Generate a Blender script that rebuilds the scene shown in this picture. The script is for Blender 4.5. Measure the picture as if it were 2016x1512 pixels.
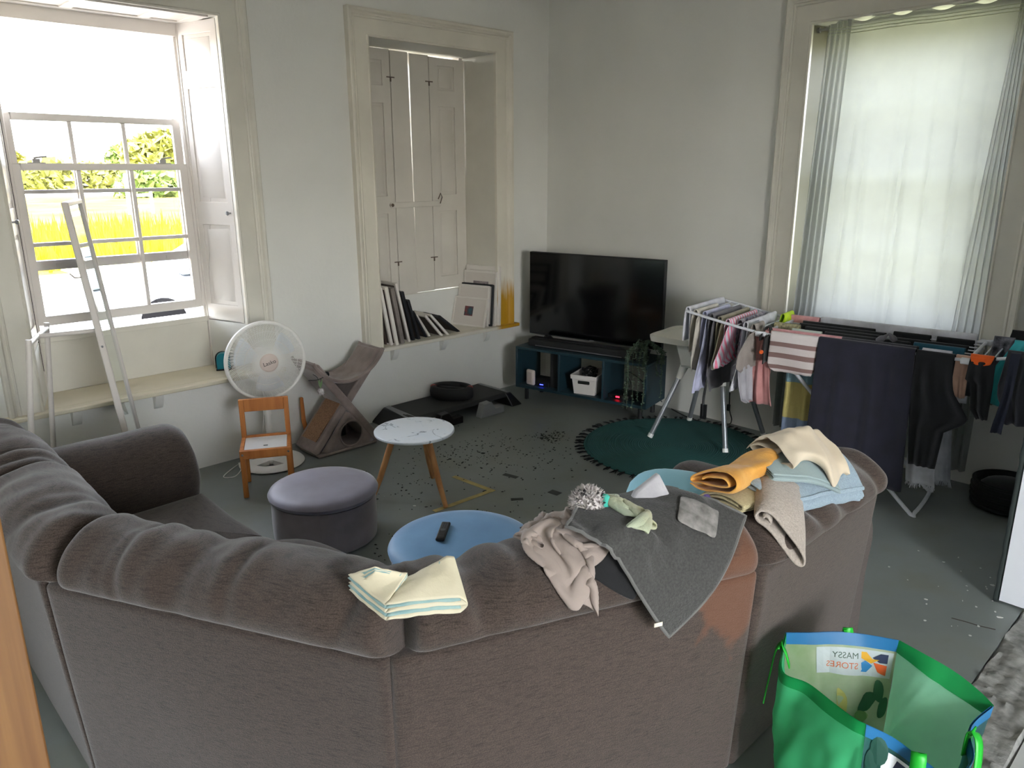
import bpy, bmesh, math, random
import numpy as np
from mathutils import Vector, Matrix, noise
C = bpy.context.scene.collection
PI = math.pi
rnd = random.Random(7)
for o in list(bpy.data.objects):
    bpy.data.objects.remove(o)
sc = bpy.context.scene
# ------------------------------------------------------------------ camera
cam = bpy.data.cameras.new('camera'); camo = bpy.data.objects.new('camera', cam); C.objects.link(camo)
YAW, PITCH, ROLL, FPX = -0.8031, -0.27327, -0.003516, 1498.2
fw = Vector((math.sin(YAW)*math.cos(PITCH), math.cos(YAW)*math.cos(PITCH), math.sin(PITCH)))
rt = Vector((math.cos(YAW), -math.sin(YAW), 0)); up = rt.cross(fw)
cr, sr = math.cos(ROLL), math.sin(ROLL)
rt, up = cr*rt + sr*up, -sr*rt + cr*up
M = Matrix((rt, up, -fw)).transposed().to_4x4(); M.translation = Vector((4.5871, -4.8521, 1.8))
camo.matrix_world = M
cam.sensor_width = 36; cam.lens = FPX/2016*36; cam.clip_start = 0.05; cam.clip_end = 400
sc.camera = camo
# ------------------------------------------------------------------ world, sun, exposure
world = bpy.data.worlds.new('world'); sc.world = world; world.use_nodes = True
nt = world.node_tree; nt.nodes.clear()
sky = nt.nodes.new('ShaderNodeTexSky'); sky.sky_type = 'NISHITA'; sky.sun_disc = False
sky.sun_elevation = math.radians(58); sky.sun_rotation = math.radians(115); sky.air_density = 1.0; sky.dust_density = 2.5; sky.ozone_density = 1.0
hs = nt.nodes.new('ShaderNodeHueSaturation'); hs.inputs['Saturation'].default_value = 0.35
bg = nt.nodes.new('ShaderNodeBackground'); bg.inputs['Strength'].default_value = 1.15
wo = nt.nodes.new('ShaderNodeOutputWorld')
nt.links.new(sky.outputs[0], hs.inputs['Color']); nt.links.new(hs.outputs[0], bg.inputs['Color']); nt.links.new(bg.outputs[0], wo.inputs['Surface'])
sunl = bpy.data.lights.new('sun', 'SUN'); sunl.energy = 3.2; sunl.angle = math.radians(0.6); sunl.color = (1, .95, .86)
suno = bpy.data.objects.new('sun', sunl); C.objects.link(suno)
suno.location = (10, -6, 14); suno.rotation_euler = Vector((-0.50, 0.32, -0.82)).to_track_quat('-Z', 'Y').to_euler()
def portal(loc, size, direction):
    l = bpy.data.lights.new('portal', 'AREA'); l.shape = 'RECTANGLE'; l.size, l.size_y = size; l.energy = 1
    l.cycles.is_portal = True
    o = bpy.data.objects.new('portal', l); C.objects.link(o); o.location = loc
    o.rotation_euler = Vector(direction).to_track_quat('-Z', 'Z').to_euler()
portal((-0.62, -3.355, 1.73), (1.2, 1.9), (1, 0, 0))
portal((2.81, 0.62, 1.73), (1.4, 1.9), (0, -1, 0))
portal((8.5, -4.8, 1.45), (1.6, 2.3), (-1, 0, 0))
portal((-.5, -6.15, 1.3), (.9, 2.5), (1, 0, 0))
sc.view_settings.view_transform = 'Standard'; sc.view_settings.look = 'None'
sc.view_settings.exposure = 2.55; sc.view_settings.gamma = 1.0; sc.view_settings.use_curve_mapping = False
cy = sc.cycles
cy.use_denoising = True; cy.max_bounces = 10; cy.diffuse_bounces = 6; cy.glossy_bounces = 4; cy.transmission_bounces = 8; cy.transparent_max_bounces = 16
cy.caustics_reflective = False; cy.caustics_refractive = False; cy.sample_clamp_indirect = 6
# ------------------------------------------------------------------ helpers
def srgb(r, g, b):
    f = lambda c: (c/12.92 if c <= .04045 else ((c+.055)/1.055)**2.4)
    return (f(r/255), f(g/255), f(b/255), 1)
MATS = {}
def mat(name, col, rough=.6, var=.0, vscale=6, bump=0, bscale=200, metal=0, stretch=None, col2=None, sheen=0, trans=0, spec=.5, emit=None):
    """principled material with object-space noise colour variation and a noise bump"""
    if name in MATS: return MATS[name]
    m = bpy.data.materials.new(name); m.use_nodes = True; MATS[name] = m
    n = m.node_tree; b = n.nodes['Principled BSDF']; L = n.links
    c = srgb(*col); b.inputs['Base Color'].default_value = c
    b.inputs['Roughness'].default_value = rough; b.inputs['Metallic'].default_value = metal
    b.inputs['Specular IOR Level'].default_value = spec
    if sheen: b.inputs['Sheen Weight'].default_value = sheen; b.inputs['Sheen Roughness'].default_value = .4
    if emit: b.inputs['Emission Color'].default_value = srgb(*emit[0]); b.inputs['Emission Strength'].default_value = emit[1]
    tc = n.nodes.new('ShaderNodeTexCoord'); src = tc.outputs['Object']
    if stretch:
        mp = n.nodes.new('ShaderNodeMapping'); mp.inputs['Scale'].default_value = stretch
        L.new(src, mp.inputs['Vector']); src = mp.outputs[0]
    if var or col2:
        t = n.nodes.new('ShaderNodeTexNoise'); t.inputs['Scale'].default_value = vscale; t.inputs['Detail'].default_value = 5
        L.new(src, t.inputs['Vector'])
        r = n.nodes.new('ShaderNodeValToRGB'); L.new(t.outputs['Fac'], r.inputs[0])
        r.color_ramp.elements[0].position = .33; r.color_ramp.elements[1].position = .67
        if col2: a, z = srgb(*col2), c
        else: a = tuple(x*(1-var) for x in c[:3])+(1,); z = tuple(min(1, x*(1+var)) for x in c[:3])+(1,)
        r.color_ramp.elements[0].color = a; r.color_ramp.elements[1].color = z
        L.new(r.outputs[0], b.inputs['Base Color'])
    if bump:
        t2 = n.nodes.new('ShaderNodeTexNoise'); t2.inputs['Scale'].default_value = bscale; t2.inputs['Detail'].default_value = 3
        L.new(src, t2.inputs['Vector'])
        bp = n.nodes.new('ShaderNodeBump'); bp.inputs['Strength'].default_value = bump; bp.inputs['Distance'].default_value = .004
        L.new(t2.outputs['Fac'], bp.inputs['Height']); L.new(bp.outputs[0], b.inputs['Normal'])
    if trans:
        tr = n.nodes.new('ShaderNodeBsdfTranslucent'); tr.inputs[0].default_value = c
        if b.inputs['Base Color'].links: L.new(b.inputs['Base Color'].links[0].from_socket, tr.inputs[0])
        mx = n.nodes.new('ShaderNodeMixShader'); mx.inputs[0].default_value = trans
        out = n.nodes['Material Output']
        L.new(b.outputs[0], mx.inputs[1]); L.new(tr.outputs[0], mx.inputs[2]); L.new(mx.outputs[0], out.inputs['Surface'])
    return m
class B:
    """collects verts and faces of one mesh"""
    def __init__(s): s.v = []; s.f = []; s.mi = []; s.cur = 0
    def add(s, vs, fs):
        k = len(s.v); s.v += [tuple(v) for v in vs]; s.f += [tuple(i+k for i in f) for f in fs]; s.mi += [s.cur]*len(fs); return s
    def box(s, x0, x1, y0, y1, z0, z1):
        vs = [(x, y, z) for x in (x0, x1) for y in (y0, y1) for z in (z0, z1)]
        return s.add(vs, [(0,1,3,2),(4,6,7,5),(0,4,5,1),(2,3,7,6),(0,2,6,4),(1,5,7,3)])
    def hexa(s, bot, top):
        n = len(bot); vs = list(bot)+list(top)
        return s.add(vs, [tuple(reversed(range(n))), tuple(range(n, 2*n))]+[(i, (i+1) % n, n+(i+1) % n, n+i) for i in range(n)])
    def grid(s, fn, nu, nv, cu=False, cv=False):
        vs = [fn(i/(nu if cu else nu-1), j/(nv if cv else nv-1)) for i in range(nu) for j in range(nv)]
        fs = []
        for i in range(nu if cu else nu-1):
            for j in range(nv if cv else nv-1):
                a = i*nv+j; b = i*nv+(j+1) % nv; c = ((i+1) % nu)*nv+(j+1) % nv; d = ((i+1) % nu)*nv+j
                fs.append((a, b, c, d))
        return s.add(vs, fs)
    def tube(s, pts, r, seg=10, caps=True, closed=False):
        pts = [Vector(p) for p in pts]; n = len(pts); rings = []
        rr = r if hasattr(r, '__len__') else [r]*n
        ref = None
        for i in range(n):
            if closed: t = pts[(i+1) % n]-pts[i-1]
            else: t = pts[min(i+1, n-1)]-pts[max(i-1, 0)]
            if t.length < 1e-9: t = Vector((0, 0, 1))
            t.normalize()
            if ref is None:
                ref = Vector((0, 0, 1)) if abs(t.z) < .9 else Vector((1, 0, 0))
            a = ref-t*ref.dot(t)
            if a.length < 1e-6: a = t.orthogonal()
            a.normalize(); ref = a; b = t.cross(a)
            rings += [pts[i]+rr[i]*(math.cos(2*PI*k/seg)*a+math.sin(2*PI*k/seg)*b) for k in range(seg)]
        fs = [(i*seg+k, i*seg+(k+1) % seg, ((i+1) % n)*seg+(k+1) % seg, ((i+1) % n)*seg+k) for i in range(n if closed else n-1) for k in range(seg)]
        if caps and not closed: fs += [tuple(reversed(range(seg))), tuple(range((n-1)*seg, n*seg))]
        return s.add(rings, fs)
    def lathe(s, prof, c=(0,0,0), seg=32, ax='z', sx=1, sy=1):
        vs = []; n = len(prof)
        for k in range(seg):
            a = 2*PI*k/seg
            for r, h in prof:
                p = (r*math.cos(a)*sx, r*math.sin(a)*sy, h)
                if ax == 'x': p = (h, p[0], p[1])
                if ax == 'y': p = (p[0], h, p[1])
                vs.append((p[0]+c[0], p[1]+c[1], p[2]+c[2]))
        fs = [(k*n+j, ((k+1) % seg)*n+j, ((k+1) % seg)*n+j+1, k*n+j+1) for k in range(seg) for j in range(n-1)]
        return s.add(vs, fs)
    def ball(s, c, r, seg=16, sc=(1,1,1)):
        return s.add(*uvs(c, r, seg, sc))
    def xf(s, m):
        s.v = [tuple(m @ Vector(v)) for v in s.v]; return s
def uvs(c, r, seg, sc):
    h = seg//2+1; vs = []; fs = []
    for i in range(h):
        t = PI*i/(h-1)
        for k in range(seg):
            a = 2*PI*k/seg; vs.append((c[0]+sc[0]*r*math.sin(t)*math.cos(a), c[1]+sc[1]*r*math.sin(t)*math.sin(a), c[2]+sc[2]*r*math.cos(t)))
    for i in range(h-1):
        for k in range(seg): fs.append((i*seg+k, (i+1)*seg+k, (i+1)*seg+(k+1) % seg, i*seg+(k+1) % seg))
    return vs, fs
def obj(name, b, m, parent=None, bevel=0, bseg=2, smooth=True, subs=0, solid=0, soff=0, angle=40):
    me = bpy.data.meshes.new(name); me.from_pydata(b.v, [], b.f); me.validate()
    bm = bmesh.new(); bm.from_mesh(me); bmesh.ops.remove_doubles(bm, verts=bm.verts, dist=1e-6)
    bmesh.ops.recalc_face_normals(bm, faces=bm.faces); bm.to_mesh(me); bm.free()
    ms = m if isinstance(m, (list, tuple)) else [m]
    for x in ms: me.materials.append(x)
    if len(ms) > 1 and len(me.polygons) == len(b.mi):
        for p, k in zip(me.polygons, b.mi): p.material_index = k
    o = bpy.data.objects.new(name, me); C.objects.link(o)
    if parent: o.parent = parent
    if solid:
        s = o.modifiers.new('solid', 'SOLIDIFY'); s.thickness = solid; s.offset = soff
    if bevel:
        w = o.modifiers.new('bev', 'BEVEL'); w.width = bevel; w.segments = bseg; w.limit_method = 'ANGLE'; w.angle_limit = math.radians(35)
    if subs:
        w = o.modifiers.new('sub', 'SUBSURF'); w.levels = w.render_levels = subs
    if smooth:
        for p in me.polygons: p.use_smooth = True
        if not subs:
            try:
                me.set_sharp_from_angle(angle=math.radians(angle))
            except Exception: pass
    return o
def tag(o, label, cat, group=None, kind=None):
    o['label'] = label; o['category'] = cat
    if group: o['group'] = group
    if kind: o['kind'] = kind
    return o
def thing(name, label, cat, loc=(0,0,0), rz=0, group=None):
    o = bpy.data.objects.new(name, None); o.empty_display_size = .1; C.objects.link(o); o.location = loc; o.rotation_euler = (0,0,rz)
    return tag(o, label, cat, group)
def struct(o, label=None, cat=None):
    o['kind'] = 'structure'
    if label: o['label'] = label
    if cat: o['category'] = cat
    return o
def sroot(name, label, cat):
    o = bpy.data.objects.new(name, None); C.objects.link(o); return struct(o, label, cat)
def nz(x, y, z=0, s=1): return noise.noise(Vector((x*s, y*s, z*s)))
def lerp(a, b, t): return a+(b-a)*t
def interp(tab, t):
    if t <= tab[0][0]: return tab[0][1]
    for (a, va), (b, vb) in zip(tab, tab[1:]):
        if t <= b: return va+(vb-va)*(t-a)/max(b-a, 1e-9)
    return tab[-1][1]
def cat_rom(pts, n, closed=False):
    P = [Vector(p) for p in pts]; out = []; N = len(P)
    segs = N if closed else N-1
    for i in range(segs):
        if closed: p0, p1, p2, p3 = P[i-1], P[i], P[(i+1) % N], P[(i+2) % N]
        else: p0, p1, p2, p3 = P[max(i-1, 0)], P[i], P[i+1], P[min(i+2, N-1)]
        for k in range(n):
            t = k/n
            out.append(.5*((2*p1)+(-p0+p2)*t+(2*p0-5*p1+4*p2-p3)*t*t+(-p0+3*p1-3*p2+p3)*t**3))
    if not closed: out.append(P[-1])
    return out
# ------------------------------------------------------------------ structure materials
wallm = mat('wall_paint', (216,215,209), .75, var=.05, vscale=1.2, bump=.25, bscale=40)
trimm = mat('trim_paint', (204,200,188), .42, var=.05, vscale=4, bump=.12, bscale=30)
sashm = mat('sash_paint', (214,208,202), .35)
shutm = mat('shutter_paint', (206,200,190), .5, var=.05, vscale=3)
darkgap = mat('dark_gap', (40,36,32), .9)
blackm = mat('black_plastic', (16,17,19), .38)
matteblack = mat('matte_black', (17,18,20), .7)
whitep = mat('white_plastic', (226,226,222), .4)
steel = mat('steel', (150,152,156), .3, metal=1)
def glass_mat():
    m = bpy.data.materials.new('pane_glass'); m.use_nodes = True; n = m.node_tree; n.nodes.clear()
    t = n.nodes.new('ShaderNodeBsdfTransparent'); g = n.nodes.new('ShaderNodeBsdfGlossy'); g.inputs['Roughness'].default_value = .02
    f = n.nodes.new('ShaderNodeFresnel'); f.inputs[0].default_value = 1.45
    mx = n.nodes.new('ShaderNodeMixShader'); o = n.nodes.new('ShaderNodeOutputMaterial')
    n.links.new(f.outputs[0], mx.inputs[0]); n.links.new(t.outputs[0], mx.inputs[1]); n.links.new(g.outputs[0], mx.inputs[2]); n.links.new(mx.outputs[0], o.inputs[0])
    return m
glassm = glass_mat()
def floor_mat():
    m = mat('painted_concrete', (116,122,119), .42, var=.12, vscale=1.6, bump=.12, bscale=25)
    n = m.node_tree; b = n.nodes['Principled BSDF']; L = n.links
    old = b.inputs['Base Color'].links[0].from_socket
    tc = n.nodes.new('ShaderNodeTexCoord')
    v = n.nodes.new('ShaderNodeTexNoise'); v.inputs['Scale'].default_value = 3.2; v.inputs['Detail'].default_value = 6; L.new(tc.outputs['Object'], v.inputs['Vector'])
    r = n.nodes.new('ShaderNodeValToRGB'); r.color_ramp.elements[0].position = .5; r.color_ramp.elements[1].position = .75
    r.color_ramp.elements[0].color = (0,0,0,1); r.color_ramp.elements[1].color = (.6,.6,.6,1); L.new(v.outputs['Fac'], r.inputs[0])
    mx = n.nodes.new('ShaderNodeMixRGB'); mx.inputs['Color2'].default_value = srgb(104,103,88)
    L.new(r.outputs[0], mx.inputs['Fac']); L.new(old, mx.inputs['Color1']); L.new(mx.outputs[0], b.inputs['Base Color'])
    return m
# ------------------------------------------------------------------ shell
struct(obj('floor', B().box(-.45, 4.04, -7.6, .1, -.12, 0), floor_mat(), smooth=False), 'grey painted concrete floor, scuffed and bare in patches', 'floor')
b = B()
ns, nc = 150, 14
b.grid(lambda u, v: (4.035+.215*v+(.012*nz(u*40, 3) if 0 < v < 1 else 0), lerp(-7.6, -1.33, u), .002+(.016*max(0, nz(u*160, v*9, 1))+.010*nz(u*60, v*5, 4)) if 0 < v < 1 else -.02), 420, 16)
roughm = mat('rough_mortar', (128,128,124), .9, var=.3, vscale=25, bump=.9, bscale=60)
struct(obj('floor_rough_strip', b, roughm), 'strip of rough broken mortar where a wall was taken out', 'floor')
struct(obj('floor_far_room', B().box(4.25, 8.3, -7.6, .1, -.12, -.006), mat('far_floor', (176,178,176), .4, var=.06, vscale=2), smooth=False), 'pale smooth floor beyond the rough mortar strip', 'floor')
def wallseg(segs): 
    b = B()
    for s in segs: b.box(*s)
    return b
H = 3.2
W1 = (-3.945, -2.765); W2 = (-1.748, -.608); ZB, ZT = .535, 2.655
DR = (-6.6, -5.7)
struct(obj('wall_left', wallseg([(-.45,0,-7.6,DR[0],0,H), (-.45,0,*DR,2.6,H), (-.45,0,DR[1],W1[0],0,H), (-.45,0,*W1,0,ZB), (-.45,0,*W1,ZT,H), (-.45,0,W1[1],W2[0],0,H), (-.45,0,*W2,0,ZB), (-.45,0,*W2,ZT,H), (-.45,0,W2[1],.45,0,H)]), wallm, smooth=False), 'white painted wall with two tall window recesses', 'wall')
WB = (2.23, 3.39)
struct(obj('wall_back', wallseg([(0,WB[0],0,.45,0,H), (*WB,0,.45,0,ZB), (*WB,0,.45,ZT,H), (WB[1],8.3,0,.45,0,H)]), wallm, smooth=False), 'white painted wall behind the television and drying rack', 'wall')
struct(obj('wall_right', wallseg([(3.953,4.25,-1.33,0,0.012,H)]), mat('jamb_paint', (206,208,212), .6), smooth=False), 'white end of the cut partition wall at the room edge', 'wall')
b = B()
b.grid(lambda u, v: (3.932+.02*v+.004*nz(u*40, 2), -1.328+.012*v, lerp(.0, 2.0, u)), 120, 2)
struct(obj('trim_9', b, mat('dark_edge', (38,46,44), .9), solid=.01), 'ragged dark edge along the cut wall end', 'trim')
struct(obj('wall_front', wallseg([(-.45,8.3,-7.75,-7.6,0,H)]), wallm, smooth=False), 'white wall behind the viewpoint', 'wall')
struct(obj('wall_far', wallseg([(8.3,8.45,-7.75,-5.6,0,H), (8.3,8.45,-4.0,.45,0,H), (8.3,8.45,-5.6,-4.0,2.6,H), (8.3,8.45,-5.6,-4.0,0,.3)]), wallm, smooth=False), 'white wall of the adjoining room', 'wall')  # unseen window opening added here, placed and sized to bring in fill light
struct(obj('ceiling', B().box(-.45, 8.45, -7.75, .45, H, H+.15), mat('ceiling_paint', (222,220,214), .8), smooth=False), 'white ceiling', 'ceiling')
# broken plaster in the top corner
b = B()
for k in range(26):
    x, y = (rnd.uniform(.0, .16), -.012) if k % 2 else (.012, -rnd.uniform(0, .24))
    b.ball((x+.01, y-.005, 3.2-rnd.uniform(0, .085)), rnd.uniform(.012, .03), 8, (1, 1, .7))
struct(obj('trim_10', b, mat('broken_plaster', (52,48,44), .95, var=.5, vscale=40)), 'dark broken plaster in the ceiling corner', 'trim')
# ------------------------------------------------------------------ architraves and window boards
def frame_profile(lo, hi, zb, zt, axis, w=.168):
    """mitred architrave around an opening; flat board with a raised outer moulding"""
    b = B()
    prof = [(0, .0), (0, .024), (.010, .028), (.016, .022), (.108, .024), (.112, .032), (.122, .036), (.128, .030), (.136, .034), (.146, .048), (.160, .052), (w, .046), (w, 0)]
    path = [(lo, zb, -1, 0), (lo, zt, -1, 1), (hi, zt, 1, 1), (hi, zb, 1, 0)]
    def P(i, j):
        a, z, sa, szz = path[i]; d, h = prof[j]
        a2 = a+sa*d; z2 = z+szz*d
        return (h, a2, z2) if axis == 'y' else (a2, -h, z2)
    n = len(prof); vs = [P(i, j) for i in range(4) for j in range(n)]
    b.add(vs, [(i*n+j, i*n+j+1, (i+1)*n+j+1, (i+1)*n+j) for i in range(3) for j in range(n-1)])
    return b
def patina(name, yellow=False):
    """aged paint; optionally a yellow painted foot with a brushed upper edge"""
    m = mat(name, (212,206,192), .4, var=.08, vscale=2.2, bump=.15, bscale=30)
    if yellow:
        n = m.node_tree; L = n.links; b = n.nodes['Principled BSDF']; old = b.inputs['Base Color'].links[0].from_socket
        tc = n.nodes.new('ShaderNodeTexCoord'); sp = n.nodes.new('ShaderNodeSeparateXYZ'); L.new(tc.outputs['Object'], sp.inputs[0])
        mp = n.nodes.new('ShaderNodeMapping'); mp.inputs['Scale'].default_value = (60, 60, 6); L.new(tc.outputs['Object'], mp.inputs['Vector'])
        t = n.nodes.new('ShaderNodeTexNoise'); t.inputs['Scale'].default_value = 1; L.new(mp.outputs[0], t.inputs['Vector'])
        a = n.nodes.new('ShaderNodeMath'); a.operation = 'MULTIPLY_ADD'; a.inputs[1].default_value = .22; L.new(t.outputs['Fac'], a.inputs[0]); L.new(sp.outputs['Z'], a.inputs[2])
        r = n.nodes.new('ShaderNodeMapRange'); r.inputs['From Min'].default_value = 1.06; r.inputs['From Max'].default_value = .90; L.new(a.outputs[0], r.inputs['Value'])
        y = n.nodes.new('ShaderNodeMapRange'); y.inputs['From Min'].default_value = -.66; y.inputs['From Max'].default_value = -.60; L.new(sp.outputs['Y'], y.inputs['Value'])
        q = n.nodes.new('ShaderNodeMath'); q.operation = 'MULTIPLY'; L.new(r.outputs[0], q.inputs[0]); L.new(y.outputs[0], q.inputs[1])
        mx = n.nodes.new('ShaderNodeMixRGB'); mx.inputs['Color2'].default_value = srgb(176,132,32); L.new(q.outputs[0], mx.inputs['Fac']); L.new(old, mx.inputs['Color1']); L.new(mx.outputs[0], b.inputs['Base Color'])
    return m
pat = patina('aged_trim'); paty = patina('aged_trim_yellow', True)
struct(obj('trim_1', frame_profile(*W1, .56, ZT, 'y'), trimm, angle=25), 'white moulded surround of the sash window', 'trim')
struct(obj('trim_2', frame_profile(*W2, .56, ZT, 'y'), paty, angle=25), 'cream moulded surround of the shuttered window, yellow at its foot', 'trim')
struct(obj('trim_3', frame_profile(*WB, .56, ZT, 'x'), trimm, angle=25), 'white moulded surround of the curtained window', 'trim')
def board(name, lo, hi, axis, m, label, depth=.36):
    r = sroot(name, label, 'window board')
    b = B()
    if axis == 'y': b.box(-depth, 0, lo, hi, .535, .56).box(0, .065, lo-.21, hi+.215, .532, .56)
    else: b.box(lo, hi, 0, depth, .535, .56).box(lo-.21, hi+.21, -.065, 0, .532, .56)
    obj('board', b, m, r, bevel=.006)
    return r
s1 = board('trim_4', *W1, 'y', mat('cream_board', (206,198,176), .5, var=.07, vscale=3), 'cream window seat board under the sash window')
s2 = board('trim_5', *W2, 'y', paty, 'cream window board holding the leaning picture frames')
s3 = board('trim_6', *WB, 'x', trimm, 'white window board behind the curtain')
def bracket(y, parent):
    b = B(); pr = [(0, 0), (.055, 0), (.05, -.02), (.034, -.055), (.012, -.085), (0, -.09)]
    b.hexa([(x, y-.024, .532+z) for x, z in pr], [(x, y+.024, .532+z) for x, z in pr])
    obj('bracket', b, wallm, parent)
for y in (-3.80, -3.36): bracket(y, s1)
for y in (-1.655, -1.19, -.73): bracket(y, s2)
# ------------------------------------------------------------------ windows
def panel_board(b, y0, y1, z0, z1, x, t, panels, depth=.008, raised=True):
    """board in the plane x (facing +x) with sunk panels given as (ya, yb, za, zb)"""
    b.box(x-t, x-depth, y0, y1, z0, z1)
    ys = sorted(set([y0, y1]+[p[0] for p in panels]+[p[1] for p in panels])); zs = sorted(set([z0, z1]+[p[2] for p in panels]+[p[3] for p in panels]))
    for a, c in zip(ys, ys[1:]):
        for d, e in zip(zs, zs[1:]):
            ym, zm = (a+c)/2, (d+e)/2
            if not any(p[0] < ym < p[1] and p[2] < zm < p[3] for p in panels): b.box(x-depth, x, a, c, d, e)
    for p in panels:
        if raised:
            i = .02
            if p[1]-p[0] > .08: b.hexa([(x-depth, p[0]+i, p[2]+i), (x-depth, p[1]-i, p[2]+i), (x-depth, p[1]-i, p[3]-i), (x-depth, p[0]+i, p[3]-i)], [(x-.002, p[0]+2*i, p[2]+2*i), (x-.002, p[1]-2*i, p[2]+2*i), (x-.002, p[1]-2*i, p[3]-2*i), (x-.002, p[0]+2*i, p[3]-2*i)])
    return b
def sash(parent, name, x, y0, y1, z0, z1, brail=.05, trail=.035):
    b = B(); st = .045; t = .02
    b.box(x-t, x+t, y0, y0+st, z0, z1).box(x-t, x+t, y1-st, y1, z0, z1).box(x-t, x+t, y0+st, y1-st, z0, z0+brail).box(x-t, x+t, y0+st, y1-st, z1-trail, z1)
    o = obj(name, b, sashm, parent, bevel=.004)
    w = (y1-y0-2*st)/3; zm = (z0+brail+z1-trail)/2
    for k in (1, 2):
        obj('glazing_bar', B().box(x-.012, x+.016, y0+st+w*k-.011, y0+st+w*k+.011, z0+brail, z1-trail), sashm, o, bevel=.004)
    obj('glazing_bar', B().box(x-.011, x+.015, y0+st, y1-st, zm-.011, zm+.011), sashm, o, bevel=.004)
    for a in range(3):
        for c in ((z0+brail, zm), (zm, z1-trail)):
            obj('pane', B().box(x-.002, x+.002, y0+st+w*a, y0+st+w*(a+1), *c), glassm, o, smooth=False)
    return o
win1 = sroot('window_1', 'tall white sash window, top sash lowered, looking onto a sunny field', 'window')
Y0, Y1 = -3.845, -2.865
b = B()
b.box(-.45, -.33, -3.945, -3.84, .56, 2.655).box(-.45, -.33, -2.87, -2.765, .56, 2.655).box(-.45, -.33, -3.84, -2.87, 2.575, 2.655)
b.box(-.37, -.345, -3.845, -3.825, .89, 2.575).box(-.37, -.345, -2.885, -2.865, .89, 2.575)
obj('frame', b, sashm, win1, bevel=.004)
obj('sill', B().box(-.50, -.325, -3.84, -2.87, .86, .895).box(-.45, -.345, -3.84, -2.87, .56, .86), trimm, win1, bevel=.004)
lo = sash(win1, 'lower_sash', -.375, -3.83, -2.88, .955, 1.845)
up_ = sash(win1, 'upper_sash', -.418, -3.83, -2.88, 1.265, 2.11)
for y in (-3.70, -3.02):
    q = B().box(-.388, -.366, y-.045, y+.045, 1.845, 1.853).box(-.384, -.370, y-.018, y+.018, 1.853, 1.872).tube([(-.377, y-.01, 1.876), (-.377, y+.03, 1.882), (-.377, y+.055, 1.884)], .005, 6)
    obj('fastener', q, mat('fastener_grey', (150,148,146), .5), lo)
for y in (-3.66, -3.04):
    obj('sash_lift', B().box(-.397, -.392, y-.022, y+.022, 1.272, 1.296), sashm, up_)
def reveal(parent, y_out, y_in, sgn):
    """splayed panelled shutter box lining the recess"""
    dx, dy = -.345, y_in-y_out; L = math.hypot(dx, dy)
    b = B(); ps = [(.06, L-.055, 2.38, 2.58), (.06, L-.055, 1.62, 2.28), (.06, L-.055, .98, 1.48)]
    panel_board(b, 0.012, L, .875, 2.648, 0, .03, ps)
    e = Vector((dx/L, dy/L, 0)); nrm = Vector((-e.y, e.x, 0))
    if nrm.y*sgn > 0: nrm = -nrm
    m = Matrix(((nrm.x, e.x, 0, 0), (nrm.y, e.y, 0, y_out), (0, 0, 1, 0), (0, 0, 0, 1)))
    o = obj('shutter_leaf', b.xf(m), sashm, parent, bevel=.003)
    k = B().lathe([(0, .034), (.010, .032), (.013, .026), (.010, .018), (.005, .014), (.005, 0)], (0, 0, 0), 14, 'x')
    k.xf(m @ Matrix.Translation((0, .04, 1.555)))
    obj('knob', k, steel, o)
    q = B().hexa([(0, y_out, .56), (dx, y_in, .56), (dx, y_in+.06*sgn, .56), (0, y_out+.03*sgn, .56)], [(0, y_out, .868), (dx, y_in, .868), (dx, y_in+.06*sgn, .868), (0, y_out+.03*sgn, .868)])
    obj('recess_side', q, wallm, parent, smooth=False)
    return o
reveal(win1, W1[1], -2.868, 1); reveal(win1, W1[0], -3.842, -1)
b = B(); panel_board(b, -3.9, -2.81, .0, .33, 0, .01, [(-3.82, -3.5, .06, .27), (-3.44, -3.1, .06, .27), (-3.04, -2.88, .06, .27)])
b.xf(Matrix(((0, 0, -1, -.0), (0, 1, 0, 0), (-1, 0, 0, 2.645), (0, 0, 0, 1))))
obj('soffit', b, sashm, win1, bevel=.003)
# dark split seen beside the left leaf
obj('gap_strip', B().box(-.330, -.322, -3.872, -3.846, .70, 2.64), darkgap, win1, smooth=False)
# window 2 with closed folding shutters
win2 = sroot('window_2', 'tall window closed off by old cream folding shutters', 'window')
XS = -.305
def leaf(y0, y1, z0, z1, panels, dz=0):
    b = B(); panel_board(b, y0, y1, z0, z1, XS, .028, panels, depth=.010)
    return obj('shutter_leaf', b, shutm, win2, bevel=.0025)
leaf(-1.715, -1.356, .868, 2.648, [(-1.66, -1.425, 2.40, 2.57), (-1.66, -1.425, 1.62, 2.28), (-1.66, -1.425, .965, 1.49)])
lf = leaf(-1.350, -1.1785, .860, 2.644, [])
for v in lf.data.vertices:
    if v.co.y > -1.25: v.co.y -= .013*max(0, (v.co.z-1.3)/1.35)
leaf(-1.177, -1.000, .864, 2.640, [])
leaf(-.995, -.652, .868, 2.632, [(-.915, -.75, 2.40, 2.575), (-.915, -.75, 1.62, 2.28), (-.93, -.75, .97, 1.49)])
obj('dark_seam_strip', B().box(XS-.034, XS-.026, -1.37, -1.335, .87, 2.64).box(XS-.034, XS-.026, -1.012, -.985, .88, 2.635), darkgap, win2, smooth=False)  # dark strips added behind the leaf seams to stop light leaking through
b = B().box(XS, XS+.010, -1.405, -.925, 1.53, 1.572)
bar = obj('latch_bar', b, shutm, win2, bevel=.003)
obj('pivot', B().lathe([(0, .018), (.012, .016), (.014, .006), (.02, .004), (.02, 0)], (XS, -1.39, 1.551), 12, 'x'), mat('rusty_iron', (92,78,66), .7, var=.3, vscale=60), bar)
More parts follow.
